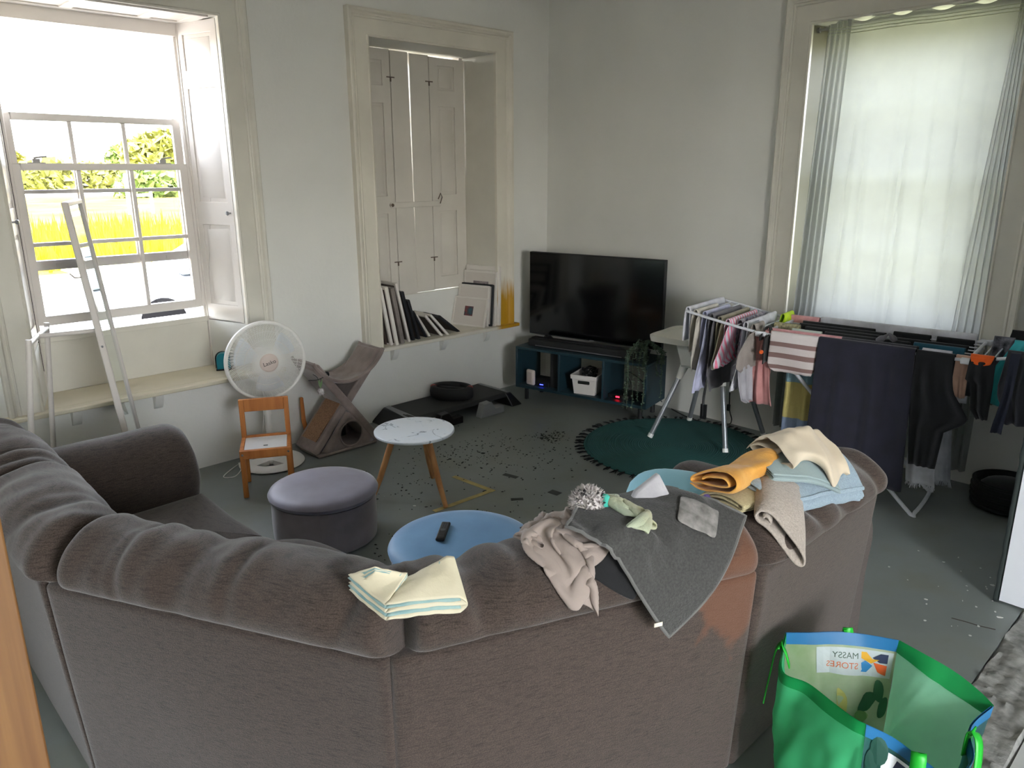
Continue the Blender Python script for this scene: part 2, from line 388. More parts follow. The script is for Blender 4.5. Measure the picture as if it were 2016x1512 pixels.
obj('hook', B().tube([(XS+.012, -.93, 1.55), (XS+.02, -.915, 1.60), (XS+.014, -.925, 1.63), (XS+.014, -.95, 1.585)], .004, 6), MATS['rusty_iron'], bar)
for y, z in ((-1.353, 2.46), (-.998, 2.455), (-1.353, 1.12), (-.998, 1.13)):
    obj('hinge', B().box(XS, XS+.003, y-.035, y+.035, z-.004, z+.004).box(XS, XS+.004, y-.006, y+.006, z-.03, z+.004), MATS['rusty_iron'], win2)
b = B()
for s, yo, yi in ((1, W2[1], -.640), (-1, W2[0], -1.720)):
    b.hexa([(0, yo, .56), (XS-.03, yi, .56), (XS-.03, yi+.06*s, .56), (0, yo+.03*s, .56)], [(0, yo, 2.65), (XS-.03, yi, 2.65), (XS-.03, yi+.06*s, 2.65), (0, yo+.03*s, 2.65)])
obj('recess_side', b, trimm, win2, smooth=False)
obj('apron', B().box(-.36, -.315, -1.73, -.63, .56, .85), wallm, win2, smooth=False)
obj('sill', B().box(-.45, -.318, -1.73, -.63, .846, .858), trimm, win2)
obj('soffit', B().box(-.45, 0, -1.748, -.608, 2.662, 2.672), trimm, win2, smooth=False)
obj('frame', B().box(-.45, -.35, -1.76, -1.70, .56, 2.66).box(-.45, -.35, -.66, -.60, .56, 2.66), sashm, win2, smooth=False)
sash(win2, 'lower_sash', -.40, -1.71, -.65, .87, 1.78); sash(win2, 'upper_sash', -.435, -1.71, -.65, 1.74, 2.64)
# window 3 behind the curtain
win3 = sroot('window_3', 'tall bright window behind the pale curtain', 'window')
R90 = Matrix(((0, 1, 0, 0), (-1, 0, 0, 0), (0, 0, 1, 0), (0, 0, 0, 1)))   # (x,y)->(y,-x)
b = B().box(-.45, -.34, 2.22, 2.29, .56, 2.655).box(-.45, -.34, 3.33, 3.40, .56, 2.655).box(-.45, -.34, 2.29, 3.33, 2.6, 2.655).box(-.5, -.33, 2.29, 3.33, .85, .89).box(-.45, -.35, 2.29, 3.33, .56, .85)
obj('frame', b.xf(Matrix(((0,1,0,0),(-1,0,0,0),(0,0,1,0),(0,0,0,1)))), sashm, win3, bevel=.004)
def sash3(name, y, z0, z1):
    x0, x1, st, t = 2.29, 3.33, .045, .02
    b = B().box(x0, x0+st, y-t, y+t, z0, z1).box(x1-st, x1, y-t, y+t, z0, z1).box(x0+st, x1-st, y-t, y+t, z0, z0+.05).box(x0+st, x1-st, y-t, y+t, z1-.035, z1)
    o = obj(name, b, sashm, win3, bevel=.004); w = (x1-x0-2*st)/3
    for k in (1, 2): obj('glazing_bar', B().box(x0+st+w*k-.011, x0+st+w*k+.011, y-.012, y+.012, z0+.05, z1-.035), sashm, o)
    zm = (z0+z1)/2
    obj('glazing_bar', B().box(x0+st, x1-st, y-.012, y+.012, zm-.011, zm+.011), sashm, o)
    obj('pane', B().box(x0+st, x1-st, y-.002, y+.002, z0+.05, z1-.035), glassm, o, smooth=False)
sash3('lower_sash', .375, .89, 1.78); sash3('upper_sash', .42, 1.745, 2.6)
b = B()
for s, xo, xi in ((1, WB[1], 3.335), (-1, WB[0], 2.285)):
    b.hexa([(xo, 0, .56), (xi, .34, .56), (xi+.06*s, .34, .56), (xo+.03*s, 0, .56)], [(xo, 0, 2.65), (xi, .34, 2.65), (xi+.06*s, .34, 2.65), (xo+.03*s, 0, 2.65)])
obj('recess_side', b, mat('shaded_recess_olive', (112,108,88), .6, var=.1, vscale=3), win3, smooth=False)  # darker olive stands in for the shade inside this recess
# door to the garden behind the sofa, out of frame but mirrored in the television
d1 = sroot('door_1', 'glazed garden door further along the window wall', 'door')
b = B(); y0, y1 = DR
b.box(-.3, -.2, y0, y0+.08, 0, 2.6).box(-.3, -.2, y1-.08, y1, 0, 2.6).box(-.3, -.2, y0, y1, 2.52, 2.6).box(-.28, -.22, y0+.08, y1-.08, 0, .25).box(-.28, -.22, -6.165, -6.135, .25, 2.52)
obj('frame', b, sashm, d1, bevel=.004)
obj('pane', B().box(-.252, -.248, y0+.08, y1-.08, .25, 2.52), glassm, d1, smooth=False)
# ------------------------------------------------------------------ outside
grassm = mat('field_grass', (122,104,50), .9, var=.25, vscale=.25, col2=(108,88,36), spec=0)
tallm = mat('tall_grass', (128,116,22), .9, var=.3, vscale=2, spec=0)
b = B(); b.grid(lambda u, v: (lerp(-140, -16, u), lerp(-60, 160, v), -.62+.12*nz(u*30, v*40)), 60, 60)
struct(obj('field', b, grassm), 'pale dry field outside the window', 'field')
struct(obj('driveway', B().box(-16.5, -.46, -30, 40, -.75, -.6), mat('white_gravel', (150,146,140), .95, var=.1, vscale=3, spec=0), smooth=False), 'bright gravel driveway outside', 'driveway')
struct(obj('lawn', B().box(-20, 30, .46, 60, -.78, -.55), mat('lawn_green', (150,152,120), .95, var=.3, vscale=1), smooth=False), 'green lawn beyond the curtained window', 'lawn')
struct(obj('road', B().box(-97, -86, -60, 160, -.75, -.42), mat('road_white', (170,166,160), .9, spec=0), smooth=False), 'pale road beyond the field', 'road')
# tall grass stuff
b = B()
for k in range(4200):
    x = rnd.uniform(-27, -17); y = rnd.uniform(-2, 12); h = rnd.uniform(.4, 1.15); w = rnd.uniform(.03, .09); a = rnd.uniform(0, PI); l = rnd.uniform(-.25, .25)
    dx, dy = math.cos(a)*w, math.sin(a)*w
    b.add([(x-dx, y-dy, -.62), (x+dx, y+dy, -.62), (x+l, y+l*.5, -.62+h)], [(0, 1, 2)])
o = obj('tall_grass', b, tallm, smooth=False); tag(o, 'yellow tall grass growing beyond the gravel drive', 'grass', kind='stuff')
def shrub(name, label, c, r, sc3, m, n=1500, seed=1, trunk=False):
    R = random.Random(seed); root = thing(name, label, 'tree' if trunk else 'hedge', (c[0], c[1], -.6))
    b = B()
    for k in range(n):
        d = Vector((R.gauss(0, 1), R.gauss(0, 1), R.gauss(0, 1))).normalized()*R.uniform(.65, 1)
        lump = 1+.25*noise.noise(d*2.3+Vector((seed, 0, 0)))
        p = Vector((d.x*sc3[0], d.y*sc3[1], c[2]+d.z*sc3[2]))*1.0; p.x *= lump; p.y *= lump
        p.z = max(.05, p.z)
        s = r*R.uniform(.6, 1.4); t1 = Vector((R.uniform(-1, 1), R.uniform(-1, 1), R.uniform(-1, 1)))*s; t2 = Vector((R.uniform(-1, 1), R.uniform(-1, 1), R.uniform(-1, 1)))*s
        b.add([p-t1, p+t2, p+t1, p-t2], [(0, 1, 2, 3)])
    obj('foliage', b, m, root, smooth=False)
    if trunk: obj('trunk', B().tube([(0, 0, 0), (.1, 0, c[2]*.5), (0, .1, c[2])], [.2, .16, .1], 8), mat('bark', (96,80,62), .9), root)
    return root
leafa = mat('leaf_yellow_green', (96,98,26), .8, var=.3, vscale=.6); leafb = mat('leaf_green', (70,88,24), .8, var=.3, vscale=.6)
shrub('hedge', 'low yellow green hedge on the left beyond the road', (-100, 23, 1.2), .55, (2.5, 9, 2.6), leafa, 1500, 3)
shrub('hedge', 'dense green hedge on the right edge of the field', (-76, 25.5, 1.1), .4, (2, 5.5, 2.1), leafb, 1700, 5)
shrub('tree', 'broad tree rising behind the left hedge', (-118, 17, 4.0), .6, (3, 5, 2.6), leafa, 1100, 7, True)
shrub('tree', 'tall leafy tree behind the right hedge', (-88, 30, 4.2), .55, (3, 5.2, 2.8), leafa, 1300, 9, True)
shrub('tree', 'small round tree standing alone between the hedges', (-110, 31.5, 3.6), .4, (1.5, 1.6, 2.2), leafb, 600, 11, True)
g = thing('field_gate', 'white wooden rail gate standing in the field', 'gate', (-44, 11.5, -.6), .25)
for y in (-.75, .75): obj('post', B().box(-.06, .06, y-.06, y+.06, 0, 2.3 if y < 0 else 1.5), whitep, g)
for z in (.35, 1.0): obj('rail', B().box(-.03, .03, -.75, .75, z, z+.16), whitep, g)
# parked car
car = thing('car', 'silver car parked on the drive outside the sash window', 'car', (-7.6, .45, -.6), 0)
silver = mat('silver_paint', (104,108,114), .35, metal=.2); carglass = mat('car_glass', (60,68,74), .08)
def carbody(u, v):
    y = lerp(-2.1, 2.1, u); 
    top = interp([(-2.1, .55), (-2.0, .72), (-1.1, .92), (-.95, .95), (1.9, .98), (2.1, .7)], y); bot = .22; hw = interp([(-2.1, .62), (-1.7, .82), (1.7, .84), (2.1, .66)], y)
    a = 2*PI*v; ca, sa = math.cos(a), math.sin(a)
    return (hw*math.copysign(abs(ca)**.45, ca), y, (top+bot)/2+(top-bot)/2*math.copysign(abs(sa)**.45, sa))
b = B().grid(carbody, 40, 28, cv=True); b.add([carbody(0, k/28) for k in range(28)], [tuple(range(28))]); b.add([carbody(1, k/28) for k in range(28)], [tuple(range(28))])
obj('body', b, silver, car)
b = B(); b.hexa([(-.76, -1.0, .93), (.76, -1.0, .93), (.76, 1.7, .95), (-.76, 1.7, .95)], [(-.6, -.15, 1.42), (.6, -.15, 1.42), (.6, 1.2, 1.44), (-.6, 1.2, 1.44)])
obj('cabin', b, carglass, car, bevel=.06, bseg=4)
obj('roof', B().hexa([(-.6, -.15, 1.42), (.6, -.15, 1.42), (.6, 1.2, 1.44), (-.6, 1.2, 1.44)], [(-.5, 0, 1.47), (.5, 0, 1.47), (.5, 1.0, 1.48), (-.5, 1.0, 1.48)]), silver, car)
for x, y in ((-.78, -1.35), (.78, -1.35), (-.78, 1.3), (.78, 1.3)):
    w = B().lathe([(0, -.1), (.2, -.1), (.31, -.08), (.33, 0), (.31, .08), (.2, .1), (0, .1)], (x, y, .33), 24, 'x'); obj('wheel', w, mat('tyre_black', (12,12,13), .9, spec=0), car)
# ------------------------------------------------------------------ sectional sofa
def sofa_mat(name, base, dark, patch=False):
    m = bpy.data.materials.new(name); m.use_nodes = True; n = m.node_tree; L = n.links; b = n.nodes['Principled BSDF']
    b.inputs['Roughness'].default_value = .95; b.inputs['Specular IOR Level'].default_value = .15
    b.inputs['Sheen Weight'].default_value = .25; b.inputs['Sheen Roughness'].default_value = .5
    tc = n.nodes.new('ShaderNodeTexCoord')
    def noi(scale, st, det=3):
        mp = n.nodes.new('ShaderNodeMapping'); mp.inputs['Scale'].default_value = st; L.new(tc.outputs['Object'], mp.inputs['Vector'])
        t = n.nodes.new('ShaderNodeTexNoise'); t.inputs['Scale'].default_value = scale; t.inputs['Detail'].default_value = det; L.new(mp.outputs[0], t.inputs['Vector']); return t.outputs['Fac']
    slub = noi(1, (30, 30, 420)); weave = noi(1, (330, 330, 330), 2); big = noi(2.2, (1, 1, 1), 3)
    r = n.nodes.new('ShaderNodeValToRGB'); r.color_ramp.elements[0].position = .30; r.color_ramp.elements[1].position = .52
    r.color_ramp.elements[0].color = srgb(*dark); r.color_ramp.elements[1].color = srgb(*base); L.new(slub, r.inputs[0])
    r2 = n.nodes.new('ShaderNodeValToRGB'); r2.color_ramp.elements[0].position = .35; r2.color_ramp.elements[1].position = .65
    r2.color_ramp.elements[0].color = (.68, .68, .68, 1); r2.color_ramp.elements[1].color = (1.25, 1.22, 1.2, 1); L.new(weave, r2.inputs[0])
    mm = n.nodes.new('ShaderNodeMixRGB'); mm.blend_type = 'MULTIPLY'; mm.inputs[0].default_value = 1; L.new(r.outputs[0], mm.inputs[1]); L.new(r2.outputs[0], mm.inputs[2])
    r3 = n.nodes.new('ShaderNodeValToRGB'); r3.color_ramp.elements[0].color = (.88, .88, .9, 1); r3.color_ramp.elements[1].color = (1.1, 1.07, 1.04, 1); L.new(big, r3.inputs[0])
    m2 = n.nodes.new('ShaderNodeMixRGB'); m2.blend_type = 'MULTIPLY'; m2.inputs[0].default_value = 1; L.new(mm.outputs[0], m2.inputs[1]); L.new(r3.outputs[0], m2.inputs[2])
    L.new(m2.outputs[0], b.inputs['Base Color'])
    bp = n.nodes.new('ShaderNodeBump'); bp.inputs['Strength'].default_value = .45; bp.inputs['Distance'].default_value = .003; L.new(weave, bp.inputs['Height']); L.new(bp.outputs[0], b.inputs['Normal'])
    return m
sofam = sofa_mat('sofa_weave', (69,60,55), (48,42,38))
sofa = thing('sectional_sofa', 'brown grey woven corner sofa seen from behind, laundry along its back', 'sofa', (2.2, -3.9, 0))
SO = Vector((2.2, -3.9, 0))
def sub_(b): return b.xf(Matrix.Translation(-SO))
def orange_patched():  # sofa weave with a blotchy orange-brown patch mixed into its base colour
    m = sofa_mat('sofa_weave_orange_patch', (69,60,55), (48,42,38)); n = m.node_tree; L = n.links; b = n.nodes['Principled BSDF']; old = b.inputs['Base Color'].links[0].from_socket
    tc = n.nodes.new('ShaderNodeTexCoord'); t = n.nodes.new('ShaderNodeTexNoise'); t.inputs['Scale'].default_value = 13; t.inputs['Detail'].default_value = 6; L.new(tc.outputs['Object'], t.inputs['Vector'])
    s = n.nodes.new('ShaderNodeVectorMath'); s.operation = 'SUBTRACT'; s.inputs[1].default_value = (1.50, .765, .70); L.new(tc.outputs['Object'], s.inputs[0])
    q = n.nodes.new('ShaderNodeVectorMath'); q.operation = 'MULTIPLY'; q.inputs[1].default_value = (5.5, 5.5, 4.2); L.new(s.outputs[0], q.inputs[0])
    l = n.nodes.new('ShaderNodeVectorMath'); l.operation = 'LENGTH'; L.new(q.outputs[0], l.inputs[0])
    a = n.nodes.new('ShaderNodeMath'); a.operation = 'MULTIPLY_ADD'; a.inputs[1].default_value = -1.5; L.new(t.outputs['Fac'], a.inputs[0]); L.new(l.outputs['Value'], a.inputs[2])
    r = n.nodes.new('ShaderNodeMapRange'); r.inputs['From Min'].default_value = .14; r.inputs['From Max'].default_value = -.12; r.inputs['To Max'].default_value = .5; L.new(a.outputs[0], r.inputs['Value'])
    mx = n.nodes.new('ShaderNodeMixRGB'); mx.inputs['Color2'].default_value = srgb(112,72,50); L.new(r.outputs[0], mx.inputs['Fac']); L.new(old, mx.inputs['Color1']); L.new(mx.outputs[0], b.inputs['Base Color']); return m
sofas = orange_patched()
# outer back line (top edge of the back panels, z=.72)
K = [Vector((1.02, -4.492)), Vector((2.372, -4.497)), Vector((3.318, -4.020)), Vector((3.707, -3.035)), Vector((3.712, -2.215))]
LEAN = .05
def nrm2(a, b):
    d = (b-a).normalized(); return Vector((d.y, -d.x))      # outward (right of travel direction)
def panel(a, b, z0=.035, z1=.725, th=.13):
    d = (b-a).normalized(); n = nrm2(a, b); g = .009
    a2 = a+d*g; b2 = b-d*g
    b_ = B()
    nu, nv = 22, 14
    def P(u, v, off):
        p = a2.lerp(b2, u); z = lerp(z0, z1, v)
        o = -LEAN*(1-v)+off+.012*math.sin(PI*u)*math.sin(PI*v)+.004*nz(p.x*3, p.y*3, z*3)
        e = min(u, 1-u)*(b2-a2).length; r = .02
        if e < r: o -= (r-math.sqrt(max(0, r*r-(r-e)**2)))*.9
        ez = (1-v)*(z1-z0)
        if ez < r: o -= (r-math.sqrt(max(0, r*r-(r-ez)**2)))*.9
        return (p.x+n.x*o, p.y+n.y*o, z)
    us = [0, .004, .012, .025, .04]+[i/nu for i in range(2, nu-1)]+[.96, .975, .988, .996, 1]
    vs_ = [i/nv for i in range(nv-1)]+[.95, .965, .98, .99, 1]
    front = [[P(u, v, 0) for v in vs_] for u in us]
    vv = []; ff = []; nU, nV = len(us), len(vs_)
    for i in range(nU):
        for j in range(nV): vv.append(front[i][j])
    for i in range(nU-1):
        for j in range(nV-1): ff.append((i*nV+j, i*nV+j+1, (i+1)*nV+j+1, (i+1)*nV+j))
    k = len(vv)
    for i in range(nU):
        for j in range(nV):
            p = a2.lerp(b2, us[i]); vv.append((p.x-n.x*th, p.y-n.y*th, lerp(z0, z1, vs_[j])))
    rim = [i*nV for i in range(nU)]+[(nU-1)*nV+j for j in range(1, nV)]+[i*nV+nV-1 for i in range(nU-2, -1, -1)]+[j for j in range(nV-2, 0, -1)]
    for p, q in zip(rim, rim[1:]+rim[:1]): ff.append((p, q, q+k, p+k))
    for i in range(nU-1):
        for j in range(nV-1): ff.append((k+i*nV+j, k+(i+1)*nV+j, k+(i+1)*nV+j+1, k+i*nV+j+1))
    b_.add(vv, ff)
    return b_
for i in range(4):
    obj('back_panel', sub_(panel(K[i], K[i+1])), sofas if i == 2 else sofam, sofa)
CPROF = cat_rom([(-.015, .725, 0), (.030, .750, 0), (.036, .800, 0), (.006, .850, 0), (-.055, .886, 0), (-.125, .893, 0), (-.195, .872, 0), (-.250, .815, 0), (-.285, .72, 0), (-.30, .6, 0), (-.285, .50, 0), (-.2, .455, 0), (-.125, .5, 0), (-.11, .62, 0)], 3, True)
CP = [(p.x, p.y) for p in CPROF]
cc = (-.13, .70)
SEED = 0
def back_cushion(a, b, seed, ra=.07, rb=.07, wr=1.0, sag=.0, dz=0, bow=0):
    d = (b-a).normalized(); n = nrm2(a, b); L = (b-a).length; nu = max(40, int(L*85)); m = len(CP); R = random.Random(seed)
    cre = [(R.uniform(.08, .95)*L, R.uniform(.3, 1)*.022*wr, R.uniform(.020, .046), R.uniform(-.14, .14), R.uniform(.2, 1)) for _ in range(int(10*L/.8))]
    b_ = B()
    def fn(u, v):
        s = u*L; k = int(round(v*m)) % m; o, z = CP[k]
        e0 = min(1, s/ra); e1 = min(1, (L-s)/rb); f = min(math.sqrt(max(0, 1-(1-e0)**2)), math.sqrt(max(0, 1-(1-e1)**2)))
        f = .55+.45*f if 0 < u < 1 else .35
        o2 = cc[0]+(o-cc[0])*f; z2 = cc[1]+(z-cc[1])*f
        # creases run across the roll, strongest on the top and the outer side
        top = max(0, min(1, (z-.72)/.12))
        dsp = 0
        for (c0, amp, w, sk, st) in cre:
            x = (s-c0-sk*(z-.8)*2.2-.1*sk*o)/w; dsp -= amp*math.exp(-x*x)*(st+(1-st)*math.sin(PI*min(1, max(0, (o+.22)/.3))))
        dsp = dsp*top+.010*nz(s*5+seed, o*6, z*6)*top+.006*nz(s*14+seed, o*18, z*18)*top
        dsp += -sag*math.sin(PI*u)*top
        r = Vector((o2-cc[0], z2-cc[1])); 
        if r.length > 0: r.normalize()
        o2 += r.x*dsp; z2 += r.y*dsp+dz*top
        o2 += bow*math.sin(PI*u)
        p = a+d*s
        return (p.x+n.x*o2, p.y+n.y*o2, z2)
    b_.grid(fn, nu, m, cv=True)
    b_.add([fn(0, k/m) for k in range(m)], [tuple(range(m))]); b_.add([fn(1, k/m) for k in range(m)], [tuple(reversed(range(m)))])
    return b_
cush = [(Vector((1.10, -4.49)), Vector((1.80, -4.492)), 3, .06, .05), (Vector((1.79, -4.492)), Vector((2.40, -4.497)), 5, .05, .05), (Vector((2.44, -4.463)), Vector((3.325, -4.014)), 12, .06, .05), (Vector((3.335, -3.975)), Vector((3.70, -3.055)), 21, .05, .06), (Vector((3.706, -3.02)), Vector((3.712, -2.20)), 33, .07, .09)]
for a, b_, sd, ra, rb in cush:
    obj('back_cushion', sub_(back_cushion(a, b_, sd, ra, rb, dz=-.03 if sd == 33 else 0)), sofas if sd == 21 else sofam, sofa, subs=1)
# seats
def slab(outline, z0, z1, r=.045, n=5, puff=.02):
    """rounded cushion slab from a plan outline"""
    P = cat_rom([(x, y, 0) for x, y in outline], 6, True); c = sum(P, Vector())/len(P); b_ = B(); rings = []
    prof = [(0, z0, 1), (0, z0, 0)]; prof = []
    for k in range(n+1):
        a = -PI/2+PI*k/n; prof.append((r*(1-math.cos(a)), (z0+z1)/2+math.sin(a)*(z1-z0)/2))
    vs = []; N = len(P)
    for ins, z in prof:
        for p in P:
            d = (c-p); d.normalize(); vs.append((p.x+d.x*ins, p.y+d.y*ins, z))
    fs = [(i*N+k, i*N+(k+1) % N, (i+1)*N+(k+1) % N, (i+1)*N+k) for i in range(n) for k in range(N)]
    m = len(vs); top = [(lerp(vs[n*N+k][0], c.x, t), lerp(vs[n*N+k][1], c.y, t), z1+puff*math.sin(t*PI/2)) for t in (.15, .35, .6, .85) for k in range(N)]
    vs += top
    base = n*N
    for i in range(4):
        a0 = base if i == 0 else m+(i-1)*N; a1 = m+i*N
        fs += [(a0+k, a0+(k+1) % N, a1+(k+1) % N, a1+k) for k in range(N)]
    vs.append((c.x, c.y, z1+puff)); fs += [(m+3*N+k, m+3*N+(k+1) % N, len(vs)-1) for k in range(N)]
    fs.append(tuple(reversed(range(N))))
    return b_.add(vs, fs)
def rr(x0, x1, y0, y1, r=.03):
    return [(x0+r, y0), ((x0+x1)/2, y0), (x1-r, y0), (x1, y0+r), (x1, (y0+y1)/2), (x1, y1-r), (x1-r, y1), ((x0+x1)/2, y1), (x0+r, y1), (x0, y1-r), (x0, (y0+y1)/2), (x0, y0+r)]
obj('seat_cushion', sub_(slab(rr(1.385, 2.02, -4.25, -3.66), .25, .445)), sofam, sofa, subs=1)
obj('seat_cushion', sub_(slab([(2.03, -4.25), (2.55, -4.2), (3.1, -3.9), (3.4, -3.35), (3.45, -2.92), (2.86, -2.92), (2.70, -3.24), (2.45, -3.50), (2.03, -3.64)], .25, .45)), sofam, sofa, subs=1)
obj('seat_cushion', sub_(slab(rr(2.86, 3.45, -2.91, -2.36), .25, .445)), sofam, sofa, subs=1)
b = B(); b.hexa([(1.40, -4.34, .03), (2.1, -4.34, .03), (2.05, -3.72, .03), (1.40, -3.70, .03)], [(1.40, -4.34, .255), (2.1, -4.34, .255), (2.05, -3.70, .255), (1.40, -3.68, .255)])
b.hexa([(2.06, -4.34, .03), (2.5, -4.34, .03), (3.2, -3.95, .03), (3.5, -3.3, .03), (3.5, -2.3, .03), (2.9, -2.3, .03), (2.9, -2.95, .03), (2.48, -3.56, .03), (2.06, -3.72, .03)], [(2.06, -4.34, .255), (2.5, -4.34, .255), (3.2, -3.95, .255), (3.5, -3.3, .255), (3.5, -2.3, .255), (2.88, -2.3, .255), (2.88, -2.95, .255), (2.46, -3.53, .255), (2.06, -3.69, .255)])
obj('base', sub_(b), sofam, sofa)
def arm(p0, p1, w, ztop, seed):
    """padded roll-top arm from p0 (back) to p1 (front)"""
    d = (p1-p0).normalized(); n = Vector((d.y, -d.x)); L = (p1-p0).length; pr = []
    R = w/2
    for k in range(22):
        a = -.35+(PI+.7)*k/21; pr.append((R*1.02*math.cos(a), ztop-R+R*math.sin(a)))
    pr += [(-R*.86, .3), (-R*.86, .04), (R*.86, .04), (R*.86, .3)]
    m = len(pr); b_ = B(); nu = 40
    def fn(u, v):
        k = int(round(v*m)) % m; o, z = pr[k]; s = u*L; e = (1-u)*L; r = .08
        f = math.sqrt(max(0, 1-(1-min(1, e/r))**2)); f = .72+.28*f
        zc = .42; o2 = o*f; z2 = zc+(z-zc)*f if z > zc else z
        dd = .004*nz(s*9+seed, o*9, z*9); p = p0+d*(s-.02*(1 if z < .35 and u > .9 else 0))
        return (p.x+n.x*(o2+dd), p.y+n.y*(o2+dd), z2+dd)
    b_.grid(fn, nu, m, cv=True); b_.add([fn(1, k/m) for k in range(m)], [tuple(reversed(range(m)))]); b_.add([fn(0, k/m) for k in range(m)], [tuple(range(m))])
    return b_
obj('armrest', sub_(arm(Vector((1.20, -4.44)), Vector((1.20, -3.655)), .37, .715, 1)), sofam, sofa)
obj('armrest', sub_(arm(Vector((3.64, -2.19)), Vector((2.86, -2.19)), .33, .60, 2)), sofam, sofa)
# ------------------------------------------------------------------ ottomans
def velvet(name, col, dark): return mat(name, col, .55, vscale=5, col2=dark, bump=.1, bscale=300, sheen=.5)
def ottoman(name, label, c, r, h, lid, side, lidh=.05, crease=False):
    t = thing(name, label, 'ottoman', (c[0], c[1], 0), 0)
    b = B(); z1 = h-lidh
    b.lathe([(0, .004), (r-.02, .004), (r-.008, .012), (r-.004, .06), (r-.002, z1*.5), (r-.004, z1-.004), (r-.012, z1), (0, z1)], seg=64); obj('drum', b, side, t)
    b = B(); b.lathe([(0, z1), (r-.006, z1), (r+.006, z1+.008), (r+.010, z1+.022), (r+.002, h-.014), (r-.02, h-.002), (r-.06, h+.004), (r*.5, h+.010), (0, h+.012)], seg=64)
    if crease:
        b.v = [(x, y, z+(.006*math.sin(22*(x*.9+y*.4)) * max(0, 1-((x-.13)**2+(y+.12)**2)/.012) if z > h-.01 else 0)) for x, y, z in b.v]
    obj('lid', b, lid, t)
    for a in (-.62, 1.5, 3.6): obj('seam', B().tube([((r-.0015)*math.cos(a), (r-.0015)*math.sin(a), z) for z in (.01, z1*.5, z1-.005)], .0022, 6), side, t)
    return t
grv = velvet('grey_velvet', (124,120,136), (108,102,114)); grs = velvet('grey_velvet_side', (142,132,138), (112,103,106))
ottoman('storage_ottoman', 'round grey velvet storage ottoman beside the marble table', (1.37, -3.07), .262, .285, grv, grs)
blv = velvet('blue_velvet', (92,144,186), (78,128,170))
ottoman('storage_ottoman', 'round blue ottoman with a black remote on top', (2.42, -3.045), .292, .36, blv, velvet('blue_velvet_side', (84,138,182), (64,112,156)), crease=True)
# remote
rm = thing('remote_control', 'black remote control lying on the blue ottoman', 'remote', (2.347, -3.085, .372), math.radians(41))
b = B(); b.box(-.019, .019, -.078, .078, 0, .014); obj('body', b, blackm, rm, bevel=.006, bseg=3)
greyb = mat('grey_button', (92,94,98), .5)
b = B()
for i in range(6):
    for j in range(3): b.box(-.012+j*.009, -.006+j*.009, .06-.011*i, .065-.011*i, .014, .0152)
obj('button', b, greyb, rm)
b = B().lathe([(0, .0155), (.010, .0155), (.011, .014)], (0, .000, 0), 16); obj('dial', b, greyb, rm)
def text(body, size, m, parent, mtx, ext=.0004, name='lettering', font_shear=0):
    cu = bpy.data.curves.new('t', 'FONT'); cu.body = body; cu.size = size; cu.extrude = ext; cu.align_x = 'CENTER'; cu.align_y = 'CENTER'; cu.shear = font_shear
    o = bpy.data.objects.new('t', cu); C.objects.link(o)
    dg = bpy.context.evaluated_depsgraph_get(); me = bpy.data.meshes.new_from_object(o.evaluated_get(dg)); bpy.data.objects.remove(o)
    me.name = name; me.transform(mtx); me.materials.clear(); me.materials.append(m)
    r = bpy.data.objects.new(name, me); C.objects.link(r)
    if parent: r.parent = parent
    return r
text('SAMSUNG', .006, greyb, rm, Matrix.Translation((0, -.058, .0146)))
# ------------------------------------------------------------------ marble side table
def marble():
    m = bpy.data.materials.new('marble_print'); m.use_nodes = True; n = m.node_tree; L = n.links; b = n.nodes['Principled BSDF']; b.inputs['Roughness'].default_value = .3
    tc = n.nodes.new('ShaderNodeTexCoord')
    t = n.nodes.new('ShaderNodeTexNoise'); t.inputs['Scale'].default_value = 6.5; t.inputs['Detail'].default_value = 6; t.inputs['Distortion'].default_value = .9; L.new(tc.outputs['Object'], t.inputs['Vector'])
    a = n.nodes.new('ShaderNodeMath'); a.operation = 'SUBTRACT'; a.inputs[1].default_value = .5; L.new(t.outputs['Fac'], a.inputs[0])
    c = n.nodes.new('ShaderNodeMath'); c.operation = 'ABSOLUTE'; L.new(a.outputs[0], c.inputs[0])
    t2 = n.nodes.new('ShaderNodeTexNoise'); t2.inputs['Scale'].default_value = 7; L.new(tc.outputs['Object'], t2.inputs['Vector'])
    r = n.nodes.new('ShaderNodeValToRGB'); e = r.color_ramp.elements; e[0].position = .0; e[0].color = srgb(70,90,108); e[1].position = .02; e[1].color = srgb(216,224,232)
    L.new(c.outputs[0], r.inputs[0])
    r2 = n.nodes.new('ShaderNodeValToRGB'); r2.color_ramp.elements[0].position = .5; r2.color_ramp.elements[1].position = .56; L.new(t2.outputs['Fac'], r2.inputs[0])
    mx = n.nodes.new('ShaderNodeMixRGB'); mx.inputs[1].default_value = srgb(220,226,232); L.new(r2.outputs[0], mx.inputs[0]); L.new(r.outputs[0], mx.inputs[2]); L.new(mx.outputs[0], b.inputs['Base Color'])
    return m
pine = mat('pine', (206,152,98), .5, vscale=3, col2=(180,122,72), stretch=(12, 12, 1))
t = thing('side_table', 'round white marble print table on three wooden legs', 'table', (1.284, -2.43, 0))
R = .225
obj('tabletop', B().lathe([(0, .382), (R-.01, .382), (R, .386), (R+.001, .396), (R-.003, .400), (0, .400)], seg=64), [marble()], t)
for x, y in ((1.54, -2.423), (1.151, -2.209), (1.163, -2.653)):
    dx, dy = x-1.284, y+2.43
    o = obj('leg', B().tube([(dx*.45, dy*.45, .384), (dx*.8, dy*.8, .13), (dx, dy, .004)], [.019, .0165, .013], 16), pine, t)
    obj('screw', B().ball((dx*.52+.018*dx/.26, dy*.52+.018*dy/.26, .325), .004, 8), steel, o)
